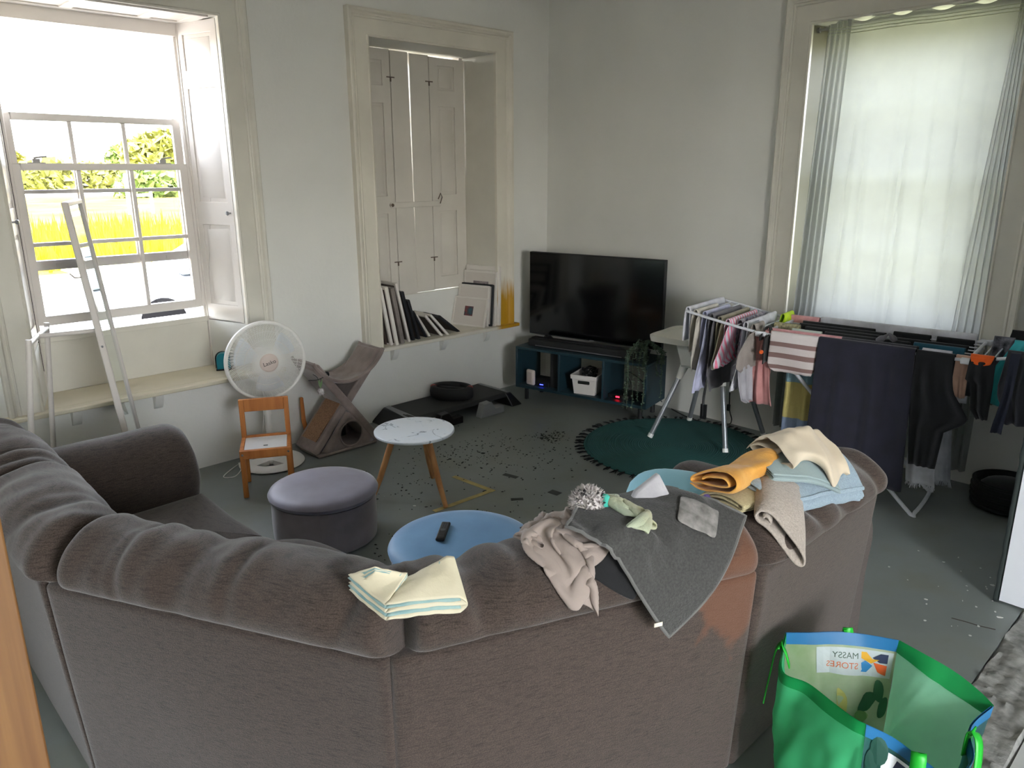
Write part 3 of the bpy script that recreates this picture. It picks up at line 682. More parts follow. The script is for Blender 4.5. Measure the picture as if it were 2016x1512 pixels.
# ------------------------------------------------------------------ child chair
orange_pine = mat('honey_pine', (196,126,62), .5, vscale=2.5, col2=(170,100,44), stretch=(10, 10, 1.2))
ch = thing('child_chair', 'small honey pine child chair with white seat before the fan', 'chair', (.58, -2.98, 0), math.radians(-28.5))
# local x: towards the front, y: to its left side (image right)
def cb(name, x0, x1, y0, y1, z0, z1, m, **k): return obj(name, B().box(x0, x1, y0, y1, z0, z1), m, ch, bevel=.003, **k)
HW, HD = .140, .135
cb('front_leg', HD-.03, HD, -HW, -HW+.028, 0, .245, orange_pine); cb('front_leg', HD-.03, HD, HW-.028, HW, 0, .245, orange_pine)
cb('back_leg', -HD, -HD+.028, -HW, -HW+.028, 0, .515, orange_pine); cb('back_leg', -HD, -HD+.028, HW-.028, HW, 0, .515, orange_pine)
fr = cb('front_rail', HD-.022, HD+.004, -HW, HW, .235, .285, orange_pine)
cb('side_rail', -HD, HD-.022, -HW, -HW+.022, .24, .285, orange_pine); cb('side_rail', -HD, HD-.022, HW-.022, HW, .24, .285, orange_pine)
cb('back_rail', -HD, -HD+.022, -HW+.028, HW-.028, .262, .29, orange_pine)
cb('top_rail', -HD+.003, -HD+.025, -HW+.028, HW-.028, .44, .515, orange_pine)
st = cb('seat', -HD+.022, HD-.022, -HW+.022, HW-.022, .272, .280, mat('white_laminate', (228,230,232), .35))
for y in (-HW+.015, HW-.015): obj('bolt', B().ball((HD+.003, y, .262), .007, 10), steel, fr)
obj('seat_sticker', B().box(.045, .06, -.012, .012, .2802, .2808), mat('sticker', (70,84,76), .6), st)
# ------------------------------------------------------------------ pedestal fan
fanw = mat('fan_white', (222,220,214), .4); fanc = mat('fan_hub', (206,190,180), .45)
fan = thing('pedestal_fan', 'white pedestal fan with a round wire grille facing the room', 'fan', (.235, -2.79, 0))
b = B(); pr = [(.075, .045), (.09, .05)]
def ring(u, v): 
    a = 2*PI*u; return None
b.lathe([(.0, .012), (.055, .012), (.062, .028), (.058, .04), (.03, .055), (0, .06)], seg=32)
b.lathe([(.135, .006), (.195, .004), (.203, .012), (.195, .022), (.16, .034), (.14, .034), (.13, .022), (.135, .006)], seg=64)
for k in range(3):
    a = 2*PI*k/3+.5; c_, s_ = math.cos(a), math.sin(a); w = .045
    b.hexa([(.04*c_-w*s_, .04*s_+w*c_, .01), (.04*c_+w*s_, .04*s_-w*c_, .01), (.15*c_+w*1.3*s_, .15*s_-w*1.3*c_, .008), (.15*c_-w*1.3*s_, .15*s_+w*1.3*c_, .008)], [(.04*c_-w*s_, .04*s_+w*c_, .04), (.04*c_+w*s_, .04*s_-w*c_, .04), (.15*c_+w*1.3*s_, .15*s_-w*1.3*c_, .032), (.15*c_-w*1.3*s_, .15*s_+w*1.3*c_, .032)])
obj('base', b, fanw, fan)
obj('pole', B().tube([(0, 0, .04), (0, 0, .10)], [.03, .022], 20).tube([(0, 0, .08), (0, 0, .34)], .019, 20).tube([(0, 0, .33), (0, 0, .38)], .026, 20).tube([(0, 0, .36), (0, 0, .60)], .0135, 16), fanw, fan)
FA = math.radians(-10)
FM = Matrix.Translation((0, 0, .69)) @ Matrix.Rotation(FA, 4, 'Z')
b = B().lathe([(0, -.085), (.045, -.08), (.06, -.05), (.062, 0), (.05, .018), (0, .02)], (-.01, 0, 0), 24, 'x').xf(FM); obj('motor', b, fanw, fan)
GR = .236; hx = .075
def gp(r, side): # dome profile of the cage, x offset
    t = r/GR; return hx+(.062*(1-t**2.2) if side > 0 else -.075*(1-t**3))
b = B()
nsp = 132
for k in range(nsp):
    a = 2*PI*k/nsp
    for side in (1, -1):
        if side < 0 and k % 2: continue
        pts = []
        for r in (.052, .09, .13, .17, .205, GR-.002):
            sw = a+(.55*(r-.05)/.19 if side > 0 else 0)
            pts.append((gp(r, side), r*math.cos(sw), r*math.sin(sw)))
        b.tube(pts, .0016, 4, caps=False)
for r in (.095, .14, .185):
    b.tube([(gp(r, 1)-.002, r*math.cos(2*PI*k/64), r*math.sin(2*PI*k/64)) for k in range(64)], .0018, 4, closed=True)
obj('grille', b.xf(FM), fanw, fan)
b = B().tube([(hx, GR*math.cos(2*PI*k/80), GR*math.sin(2*PI*k/80)) for k in range(80)], .011, 10, closed=True); b.tube([(hx-.016, (GR+.002)*math.cos(2*PI*k/80), (GR+.002)*math.sin(2*PI*k/80)) for k in range(80)], .008, 8, closed=True)
obj('rim', b.xf(FM), fanw, fan)
b = B().lathe([(.058, hx+.052), (.057, hx+.060), (.05, hx+.066), (.045, hx+.068), (0, hx+.069)], (0, 0, 0), 40, 'x'); hub = obj('hub_cap', b.xf(FM), fanc, fan)
FT = FM @ Matrix.Translation((hx+.0692, 0, 0)) @ Matrix(((0, 0, 1, 0), (1, 0, 0, 0), (0, 1, 0, 0), (0, 0, 0, 1))) @ Matrix.Rotation(math.radians(12), 4, 'Z')
text('Lasko', .034, mat('hub_lettering', (58,52,48), .6), hub, FT, .0006)
# blades: three wide translucent-white blades
for k in range(3):
    b = B(); a0 = 2*PI*k/3+.6
    def bl(u, v):
        r = lerp(.035, .195, u); w = lerp(.5, .95, math.sin(u*PI*.7)); a = a0+w*(v-.5); return (hx-.012+.055*(v-.5), r*math.cos(a), r*math.sin(a))
    b.grid(bl, 12, 10); obj('blade', b.xf(FM), mat('blade_white', (214,220,226), .35), fan, solid=.002)
b = B().tube(cat_rom([(-.02, -.01, .36), (-.05, -.02, .2), (-.09, -.03, .06), (-.15, -.12, .006), (-.06, -.25, .006), (.02, -.33, .006), (.06, -.28, .006), (-.02, -.2, .006), (-.14, -.16, .006)], 8), .003, 6)
obj('power_cord', b, fanw, fan)
# ------------------------------------------------------------------ television corner
teal = mat('teal_lacquer', (22,48,58), .5, bump=.05, bscale=60)
AS = math.radians(11.97)
tv_s = thing('tv_stand', 'low dark teal open cabinet with three bays under the television', 'tv stand', (.311, -.684, 0), AS)
SW, SD, Z0, Z1 = 1.148, .35, .105, .443
b = B().box(0, SW, 0, SD, Z1-.02, Z1).box(0, SW, 0, SD, Z0, Z0+.0225); obj('carcass', b, teal, tv_s, bevel=.002)
for x in (0, SW-.02): obj('side_panel', B().box(x, x+.02, 0, SD, Z0+.02, Z1-.02), teal, tv_s, bevel=.002)
for x in (.395, .78): obj('divider', B().box(x, x+.018, 0, SD, Z0+.02, Z1-.02), teal, tv_s, bevel=.002)
for x in (.07, SW-.07):
    for y in (.06, SD-.06): obj('leg', B().tube([(x, y, 0), (x, y, Z0)], .017, 14), matteblack, tv_s)
AT = math.radians(11.5)
tv = thing('television', 'large black flat television on the teal cabinet', 'television', (.793, -.312, Z1), AT)
b = B().box(-.5875, .5875, 0, .045, .057, .727); obj('casing', b, matteblack, tv, bevel=.004)
obj('screen', B().box(-.583, .583, -.003, 0, .066, .722), mat('screen_black', (5,6,7), .1, spec=.65), tv, smooth=False)
for x in (-.42, .42): obj('foot', B().hexa([(x-.02, -.08, 0), (x+.02, -.08, 0), (x+.02, .10, 0), (x-.02, .10, 0)], [(x-.012, -.0, .06), (x+.012, -.0, .06), (x+.012, .03, .06), (x-.012, .03, .06)]), matteblack, tv)
obj('logo_plate', B().box(-.02, .02, -.004, -.002, .059, .065), mat('grey_logo', (120,122,126), .4), tv)
def loc_s(x, y, z): 
    c, s = math.cos(AS), math.sin(AS); return (.311+x*c-y*s, -.684+x*s+y*c, z)
sb = thing('soundbar', 'long black soundbar lying in front of the television', 'soundbar', loc_s(.55, .105, Z1), AS)
obj('body', B().box(-.47, .47, -.045, .055, .002, .062), matteblack, sb, bevel=.012, bseg=3)
obj('top_ridge', B().box(-.46, .46, -.01, .05, .062, .070), blackm, sb, bevel=.004)
obj('trim_strip', B().box(-.40, .36, -.0475, -.0445, .012, .017), mat('silver_strip', (150,150,152), .3, metal=.7), sb)
w = thing('wifi_router', 'small rounded white device in the left bay of the teal cabinet', 'router', loc_s(.115, .05, Z0+.0225), AS-.2)
b = B().box(-.042, .042, -.016, .016, 0, .125); o = obj('shell', b, mat('warm_white', (226,212,204), .4), w, bevel=.014, bseg=4)
obj('front_inset', B().box(-.022, .022, -.0185, -.015, .022, .105), mat('inset_white', (208,192,184), .45), w, bevel=.006, bseg=3)
w = thing('game_console', 'tall black console standing against the divider in the left bay', 'console', loc_s(.335, .19, Z0+.0225), AS)
obj('body', B().box(-.045, .045, -.13, .13, 0, .285), matteblack, w, bevel=.006)
b = B()
for k in range(9): b.box(-.0475, -.044, -.1, .1, .07+.016*k, .078+.016*k)
obj('vents', b, blackm, w)
w = thing('modem', 'flat black modem with a blue light in the left bay', 'modem', loc_s(.215, .12, Z0+.0225), AS)
obj('body', B().box(-.07, .07, -.07, .09, 0, .04), matteblack, w, bevel=.004)
obj('status_light', B().box(-.014, .018, -.0725, -.069, .012, .018), mat('blue_led', (40,50,255), .4, emit=((50,60,255), 1.6)), w)
w = thing('storage_bin', 'white plastic bin full of black cables in the middle bay', 'bin', loc_s(.60, .155, Z0+.0225), AS+.12)
def binwall(x0, x1, y0, y1, z, t=.004, tp=1.0):
    return [(x0*tp, y0*tp, z), (x1*tp, y0*tp, z), (x1*tp, y1*tp, z), (x0*tp, y1*tp, z)]
binm = mat('bin_plastic', (214,208,204), .45)
b = B(); bx = (-.10, .10, -.14, .14)
o1 = binwall(*bx, 0, tp=.86); o2 = binwall(*bx, .15); i2 = binwall(bx[0]+.004, bx[1]-.004, bx[2]+.004, bx[3]-.004, .15); i1 = binwall(*bx, .004, tp=.83)
vs = o1+o2+i2+i1; fs = [(0,1,2,3)]
for a, c in ((0, 4), (4, 8), (8, 12)):
    fs += [(a+k, a+(k+1) % 4, c+(k+1) % 4, c+k) for k in range(4)]
fs.append((12,13,14,15)); b.add(vs, fs); obj('tub', b, binm, w, bevel=.012, bseg=3)
b = B(); b.hexa(binwall(-.106, .106, -.146, .146, .122), binwall(-.107, .107, -.147, .147, .156)); b2 = B()
# open collar band
vs = binwall(-.107, .107, -.147, .147, .122)+binwall(-.109, .109, -.149, .149, .156)+binwall(-.098, .098, -.138, .138, .156)+binwall(-.098, .098, -.138, .138, .122)
b2.add(vs, [(a+k, a+(k+1) % 4, (a+4) % 16+(k+1) % 4, (a+4) % 16+k) for a in (0, 4, 8, 12) for k in range(4)]); obj('collar', b2, binm, w, bevel=.006)
obj('grip_hole', B().box(-.048, .048, -.1435, -.130, .086, .112), mat('hole_dark', (14,14,15), .9), w, bevel=.010, bseg=4)
cab = B(); R = random.Random(4)
for k in range(7):
    p = []; a = R.uniform(0, 6)
    for i in range(9): a += R.uniform(.5, 1.3); p.append((.065*math.cos(a)*R.uniform(.4, 1), .1*math.sin(a)*R.uniform(.4, 1), R.uniform(.09, .19)))
    cab.tube(cat_rom(p, 5), .0045, 6)
c_ = obj('cable_bundle', cab, blackm); c_.location = loc_s(.60, .155, Z0+.0225); c_.rotation_euler = (0, 0, AS+.12)
tag(c_, 'tangle of black cables piled in the white bin', 'cables', kind='stuff')
w = thing('set_top_box', 'small black box with a red display in the right bay', 'set-top box', loc_s(.885, .13, Z0+.0225), AS)
obj('body', B().box(-.085, .085, -.06, .08, 0, .034), blackm, w, bevel=.004)
obj('red_display', B().box(-.016, .014, -.0625, -.059, .012, .022), mat('red_led', (255,30,40), .4, emit=((255,30,50), 1.6)), w)
obj('button', B().box(-.06, -.045, -.0625, -.059, .012, .016), greyb, w); obj('button', B().box(.038, .052, -.0625, -.059, .012, .016), greyb, w)
b = B().tube(cat_rom([loc_s(.90, .215, .16), loc_s(.90, .25, .22), loc_s(.87, .28, .25), loc_s(.85, .33, .28), loc_s(.95, .38, .20), loc_s(1.1, .42, .05)], 8), .004, 6)
tag(obj('power_cable', b, blackm), 'thin black cable looping up behind the set-top box', 'cable')
b = B().tube(cat_rom([(1.40, .0+-.06, .02), (1.55, -.10, .006), (1.75, -.13, .006), (1.88, -.06, .006), (1.90, -.03, .04), (1.87, -.02, .12), (1.86, -.016, .30), (1.865, -.016, .5)], 8), .0045, 6)
o = obj('power_cable', b, blackm); tag(o, 'black cable running along the floor to the wall under the highchair', 'cable')
obj('plug', B().box(1.862-.012, 1.862+.012, -.03, -.01, .10, .15), blackm, o, bevel=.005)
# trailing plant
pl = thing('trailing_plant', 'trailing artificial plant in a dark pot on the cabinet end', 'plant', loc_s(1.05, .12, Z1), AS)
obj('pot', B().lathe([(0, 0), (.045, 0), (.058, .07), (.062, .075), (.055, .075), (.05, .06), (0, .06)], seg=24), mat('dark_pot', (30,44,48), .6), pl)
leafm = mat('eucalyptus_leaf', (96,120,104), .7, var=.25, vscale=30, col2=(62,84,66)); R = random.Random(12)
sm = B(); 
for k in range(30):
    a = R.uniform(-2.9, .9); r0 = R.uniform(.05, .085); drop = R.choice([.05, .1, .16, .26, .33, .40, .34]) if k > 7 else .03
    if not (-2.6 < a < .3): drop = min(drop, .09)
    rr_ = R.uniform(.0, .03)
    p0 = (0, 0, .05); p1 = (r0*.6*math.cos(a), r0*.6*math.sin(a), .115+R.uniform(0, .05)); 
    ox = max(0, .115-0); 
    rad = r0+.055+rr_; x, y = rad*math.cos(a)*.8, rad*math.sin(a)
    if y < -.02: y = min(y, -.150-R.uniform(0, .03))
    elif x > 0: x = max(x, .115+R.uniform(0, .03))
    if y > -.02 and x < .1: drop = .02
    p2 = (x, y, .07); p3 = (x*1.05+R.uniform(-.02, .02), y*1.04, .06-drop)
    pts = cat_rom([p0, p1, p2, ((p2[0]+p3[0])/2+R.uniform(-.012, .012), (p2[1]+p3[1])/2, (p2[2]+p3[2])/2), p3], 10)
    sm.tube(pts, .0013, 4)
    lv = B()
    acc = 0
    for q0, q1 in zip(pts, pts[1:]):
        acc += (q1-q0).length
        if acc < .013: continue
        acc = 0
        for s in (0, 1):
            ang = R.uniform(0, 2*PI); d = Vector((math.cos(ang), math.sin(ang), R.uniform(-.5, .2))).normalized(); n_ = d.cross(Vector((R.uniform(-1, 1), R.uniform(-1, 1), 1))).normalized(); L_ = R.uniform(.009, .015)
            ring_ = []
            for t in range(7):
                th = 2*PI*t/7; ring_.append(q1+d*(L_*(.62+.55*math.cos(th)))+n_*(L_*.5*math.sin(th)))
            lv.add(ring_, [tuple(range(7))])
    if lv.v: obj('vine', lv, leafm, pl, smooth=False)
obj('stems', sm, mat('stem_green', (84,98,72), .7), pl)
# ------------------------------------------------------------------ rug
rugm = mat('rug_teal', (28,78,76), .95, var=.12, vscale=3)
n = rugm.node_tree; bs = n.nodes['Principled BSDF']; tc = n.nodes.new('ShaderNodeTexCoord'); wv = n.nodes.new('ShaderNodeTexWave'); wv.wave_type = 'RINGS'; wv.rings_direction = 'Z'; wv.inputs['Scale'].default_value = 22; wv.inputs['Distortion'].default_value = .4; wv.inputs['Detail Scale'].default_value = 8
n.links.new(tc.outputs['Object'], wv.inputs['Vector']); bp = n.nodes.new('ShaderNodeBump'); bp.inputs['Strength'].default_value = .6; bp.inputs['Distance'].default_value = .006; n.links.new(wv.outputs['Fac'], bp.inputs['Height']); n.links.new(bp.outputs[0], bs.inputs['Normal'])
rug = thing('round_rug', 'round dark teal braided rug with black tassels under the highchair', 'rug', (1.865, -.715, 0))
RR = .605
b = B(); b.lathe([(0, .011), (RR-.03, .011), (RR-.008, .010), (RR, .006), (RR, .001), (0, .001)], seg=96); b.v = [(x*(1+.008*math.sin(5*math.atan2(y, x))), y*(1+.008*math.sin(4*math.atan2(y, x)+1)), z+(.004*nz(x*5, y*5) if z > .008 else 0)) for x, y, z in b.v]
obj('braid', b, rugm, rug)
tas = mat('tassel_black', (16,18,22), .95); R = random.Random(8)
for k in range(64):
    a = 2*PI*k/64+R.uniform(-.02, .02); b = B()
    for j in range(6):
        da = R.uniform(-.03, .03); l = R.uniform(.035, .065)
        b.tube([((RR-.006)*math.cos(a), (RR-.006)*math.sin(a), .007), ((RR+l*.5)*math.cos(a+da*.6), (RR+l*.5)*math.sin(a+da*.6), .006+R.uniform(0, .006)), ((RR+l)*math.cos(a+da), (RR+l)*math.sin(a+da), .004)], [.004, .0035, .002], 5)
    obj('tassel', b, tas, rug)
# ------------------------------------------------------------------ highchair
tubem = mat('grey_tube', (138,142,146), .35, metal=.55)
hc = thing('highchair', 'white plastic highchair with grey tube legs, tray towards the television', 'highchair', (1.92, -.38, 0), math.radians(7))
hm = Matrix.Rotation(math.radians(-7), 4, 'Z')
def hl(p): return hm @ Vector((p[0]-1.92, p[1]+.38, p[2]))
tops = {0: (1.80, -.50), 1: (1.80, -.27), 2: (2.05, -.48), 3: (2.05, -.25)}
for k, f in enumerate([(1.657, -.695), (1.636, -.175), (2.187, -.591), (2.19, -.085)]):
    tx, ty = tops[k]; z_f = .012 if k in (0, 2, 1) else 0
    F = hl((f[0], f[1], z_f)); T = hl((tx, ty, .56)); D = T-F
    lg = obj('leg', B().tube([F+D*.03, F+D*.80], .0165, 16), tubem, hc)
    obj('foot_cap', B().tube([F+Vector((0, 0, .002)), F+D*.05], [.019, .0185], 16), whitep, lg)
    obj('leg_socket', B().tube([F+D*.76, F+D*1.0], [.021, .032], 16), whitep, lg)
def shell(u, v):   # seat bowl
    a = 2*PI*u; r = [(.0, .50), (.13, .50), (.155, .53), (.165, .62), (.175, .70)]
    k = v*(len(r)-1); i = min(int(k), len(r)-2); f = k-i; R_ = lerp(r[i][0], r[i+1][0], f); z = lerp(r[i][1], r[i+1][1], f)
    z += (.10*max(0, math.cos(a))*max(0, v-.5)*2)
    return (R_*math.copysign(abs(math.cos(a))**.7, math.cos(a))+.01, R_*math.copysign(abs(math.sin(a))**.7, math.sin(a)), z)
obj('seat', B().grid(shell, 40, 17, cu=True), whitep, hc, solid=.006)
obj('support_plate', B().box(-.16, .15, -.16, .16, .515, .535), whitep, hc, bevel=.01)
trp = rr(-.385, -.07, -.215, .215, .05)
b = B(); o3 = cat_rom([(x, y, 0) for x, y in trp], 5, True); cxy = Vector((-.23, 0, 0)); N = len(o3)
prof = [(1.0, .675), (1.03, .700), (1.03, .715), (1.0, .718), (.93, .716), (.88, .700), (.5, .697)]
vs = [tuple(cxy+(p-cxy)*s+Vector((0, 0, z))) for s, z in prof for p in o3]
b.add(vs, [(i*N+k, i*N+(k+1) % N, (i+1)*N+(k+1) % N, (i+1)*N+k) for i in range(len(prof)-1) for k in range(N)]); m_ = len(prof)-1
b.f.append(tuple(m_*N+k for k in range(N))); b.mi.append(0); b.f.append(tuple(reversed(range(N)))); b.mi.append(0)
obj('tray', b, mat('tray_white', (224,222,212), .35), hc)
for y in (-.16, .16): obj('tray_bracket', B().hexa([(-.15, y-.012, .53), (-.05, y-.012, .53), (-.05, y+.012, .53), (-.15, y+.012, .53)], [(-.2, y-.012, .69), (-.12, y-.012, .69), (-.12, y+.012, .69), (-.2, y+.012, .69)]), whitep, hc, bevel=.004)
obj('harness_strap', B().tube(cat_rom([(.02, -.19, .60), (.05, -.2, .45), (.045, -.205, .33), (.05, -.205, .22)], 6), .009, 4).box(.03, .07, -.212, -.198, .20, .30), blackm, hc)
# ------------------------------------------------------------------ exercise step with an oval device
stp = thing('exercise_step', 'long low black exercise step against the wall below the frames', 'exercise step', (.22, -1.29, 0))
dk = mat('step_top', (38,39,38), .7, bump=.3, bscale=300); gm = mat('step_grey', (132,134,136), .55)
b = B(); b.hexa([(-.19, -.50, .075), (.19, -.50, .075), (.19, .46, .075), (-.19, .46, .075)], [(-.175, -.49, .112), (.175, -.49, .112), (.175, .45, .112), (-.175, .45, .112)]); obj('deck', b, dk, stp, bevel=.01, bseg=3)
for s, y in ((-1, -.50), (1, .46)):
    b = B(); b.hexa([(-.235, y+s*.085, 0), (.235, y+s*.085, 0), (.235, y-s*.03, 0), (-.235, y-s*.03, 0)], [(-.185, y, .11), (.185, y, .11), (.185, y-s*.06, .11), (-.185, y-s*.06, .11)]); obj('end_leg', b, blackm, stp, bevel=.01)
obj('end_trim', B().hexa([(-.17, -.495, .111), (.19, -.52, .095), (.19, -.47, .108), (-.17, -.455, .113)], [(-.17, -.495, .114), (.19, -.52, .099), (.19, -.47, .112), (-.17, -.455, .116)]), gm, stp)
obj('end_trim', B().hexa([(-.17, .42, .111), (.18, .42, .111), (.18, .455, .108), (-.17, .455, .108)], [(-.17, .42, .115), (.18, .42, .115), (.18, .455, .112), (-.17, .455, .112)]), gm, stp)
b = B(); pf = [(0, 0), (.24, 0), (.24, .055), (.15, .05), (.11, .108), (.035, .105)]
b.hexa([(.215, .06+y, z) for y, z in pf], [(.28, .06+y, z*.97) for y, z in pf]); obj('riser', b, gm, stp, bevel=.004)
obj('riser', B().hexa([(.20, -.34+y, z) for y, z in pf], [(.26, -.34+y, z*.97) for y, z in pf]), blackm, stp, bevel=.004)
ov = thing('oval_trainer', 'thick black oval trainer with red corners lying on the step', 'exercise device', (.20, -1.265, .113), math.radians(30))
b = B().lathe([(.0, .0), (.13, .0), (.145, .015), (.148, .05), (.142, .085), (.132, .095), (.112, .096), (.100, .085), (.096, .03), (0, .028)], seg=48, sx=1.18, sy=.86); obj('body', b, matteblack, ov)
obj('cross_bar', B().box(-.11, .11, -.016, .016, .05, .085), matteblack, ov, bevel=.008)
for s in (-1, 1): obj('red_corner', B().ball((s*.142, s*.02, .085), .022, 12, (1.1, 1.3, .6)), mat('dull_red', (140,40,38), .5), ov)
# ------------------------------------------------------------------ cat tree
plush = mat('cat_plush', (142,128,122), .95, vscale=9, col2=(116,103,97), bump=.4, bscale=90, sheen=.4); sisal = mat('sisal', (160,124,92), .9, vscale=120, col2=(120,90,66), bump=.6, bscale=160)
ct = thing('cat_tree', 'grey plush cross-shaped cat tree with hammock and round hole', 'cat tree', (.27, -2.32, 0))
def beam(name, p, q, x0, x1, t, m=plush, parent=ct):
    p, q = Vector((0, *p)), Vector((0, *q)); d = (q-p).normalized(); n = Vector((0, -d.z, d.y))*t/2
    c = [p-n, q-n, q+n, p+n]; b = B().hexa([(x0, v.y, v.z) for v in c], [(x1, v.y, v.z) for v in c]); return obj(name, b, m, parent, bevel=.014, bseg=3)
BL, BR_, TL, TR = (-.235, .03), (.235, .03), (-.20, .615), (.30, .635)
beam('board', BL, TR, -.135, .105, .055); bd = beam('board', BR_, TL, -.135, .128, .055)
p, q = Vector(BL), Vector(TR); d = (q-p).normalized(); n_ = Vector((-d.y, d.x))
pa, pb = p+d*.07+n_*.029, p+d*.37+n_*.029
obj('scratch_pad', B().hexa([(-.095, pa.x, pa.y), (.075, pa.x, pa.y), (.075, pb.x, pb.y), (-.095, pb.x, pb.y)], [(-.095, pa.x+n_.x*.006, pa.y+n_.y*.006), (.075, pa.x+n_.x*.006, pa.y+n_.y*.006), (.075, pb.x+n_.x*.006, pb.y+n_.y*.006), (-.095, pb.x+n_.x*.006, pb.y+n_.y*.006)]), sisal, ct)
# triangular house: front and back walls with hole, floor
def tri_front(x, hole, name):
    b = B(); A, Bq, T = Vector((-.205, .02)), Vector((.215, .02)), Vector((.012, .285)); c = Vector((.030, .118)); r = .088; N = 36; ring_ = []; outr = []
    for k in range(N):
        a = 2*PI*k/N; dv = Vector((math.cos(a), math.sin(a))); best = 9
        for P, Q in ((A, Bq), (Bq, T), (T, A)):
            e = Q-P; den = dv.x*e.y-dv.y*e.x
            if abs(den) < 1e-9: continue
            w_ = P-c; t = (w_.x*e.y-w_.y*e.x)/den; s = (w_.x*dv.y-w_.y*dv.x)/den
            if t > 0 and -1e-6 <= s <= 1+1e-6: best = min(best, t)
        outr.append(c+dv*best); rr2 = min(r, best*.96); ring_.append(c+dv*rr2)
    vs = [(x, v.x, v.y) for v in ring_]+[(x, v.x, v.y) for v in outr]; fs = [(k, (k+1) % N, N+(k+1) % N, N+k) for k in range(N)]
    if not hole: vs.append((x, c.x, c.y)); fs += [(k, (k+1) % N, 2*N) for k in range(N)]
    b.add(vs, fs); o = obj(name, b, plush, ct, solid=.016)
    if hole: obj('hole_rim', B().tube([(x+.006, v.x, v.y) for v in ring_], .008, 8, closed=True), plush, o)
tri_front(.112, True, 'house_front'); tri_front(-.12, False, 'house_back')
obj('house_floor', B().box(-.13, .125, -.225, .225, .004, .026), plush, ct, bevel=.008)
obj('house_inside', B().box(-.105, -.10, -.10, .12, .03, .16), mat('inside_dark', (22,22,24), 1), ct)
def ham(u, v):
    y = lerp(TL[0]-.02, TR[0]+.005, u); z = lerp(TL[1], TR[1], u)+.022-.185*(4*u*(1-u))**.8*(.9+.1*math.cos(PI*(v-.5)))+.004*nz(u*9, v*9, 2); return (lerp(-.14, .135, v), y, z)
hb = obj('hammock', B().grid(ham, 36, 14), plush, ct, solid=.018, subs=1)
for v in (0, 1): obj('hammock_piping', B().tube([Vector(ham(i/30, v))+Vector((0, 0, .002)) for i in range(31)], .012, 8), plush, hb)
obj('peg_hole', B().lathe([(0, .003), (.020, .003), (.022, 0)], (.10, -.115, .545), 16, 'x'), mat('hole_dark', (14,14,15), .9), ct)
cty = thing('cat_toy', 'pale pompom cat toy with feathers hanging off the cat tree', 'cat toy', (.40, -2.50, .45))
b = B().tube(cat_rom([(-.03, -.03, .115), (-.01, -.01, .09), (0, 0, .02)], 5), .0015, 5).tube(cat_rom([(-.02, -.07, .085), (-.01, -.02, .08), (.0, .02, .09), (0, .05, .105)], 5), .0022, 5); obj('cord', b, blackm, cty)
R = random.Random(5); b = B().ball((0, 0, 0), .018, 12)
for k in range(220):
    d = Vector((R.gauss(0, 1), R.gauss(0, 1), R.gauss(0, 1))).normalized(); t1 = d.orthogonal().normalized()*.0022; b.add([d*.015-t1, d*.015+t1, d*R.uniform(.024, .030)], [(0, 1, 2)])
obj('pompom', b, mat('pompom_white', (206,200,200), .95), cty, smooth=False)
b = B()
for k in range(4): a = R.uniform(-.5, .5); b.add([(0, 0, .02), (.006, -.012+a*.01, .05), (.0, -.004+a*.04, .085), (-.004, .008+a*.02, .05)], [(0, 1, 2, 3)])
obj('feather', b, mat('feather_green', (120,146,104), .8), cty, smooth=False)
b = B().tube([(.055, -2.285, .32), (.05, -2.28, .17), (.075, -2.262, .005)], [.012, .015, .017], 12).ball((.055, -2.285, .32), .013, 10)
# (stands between the wall and the tree)
b.xf(Matrix.Translation((-.0, -.17, 0)))
tag(obj('wooden_stick', b, orange_pine), 'short turned wooden stick leaning on the wall behind the cat tree', 'stick')
# ------------------------------------------------------------------ teal device on the window seat
td = thing('tape_dispenser', 'small teal and black rounded device on the window seat board', 'desk device', (-.17, -2.865, .56), math.radians(-25))
def arch(w, h, n=12): return [(-w, 0), (w, 0)]+[(w*math.cos(a), h-w+w*math.sin(a)) for a in [PI*k/n for k in range(n+1)]]
b = B(); pr = arch(.042, .105); b.hexa([(-.03, y, z+.008) for y, z in pr], [(.03, y, z+.008) for y, z in pr]); obj('shell', b, mat('teal_plastic', (0,122,140), .35), td, bevel=.004)
b = B(); pr = arch(.046, .112); b.hexa([(-.034, y-.006, z+.004) for y, z in pr], [(-.022, y-.006, z+.004) for y, z in pr]); obj('black_side', b, blackm, td, bevel=.003); obj('foot', B().box(-.034, .034, -.048, .046, 0, .01), blackm, td, bevel=.003)
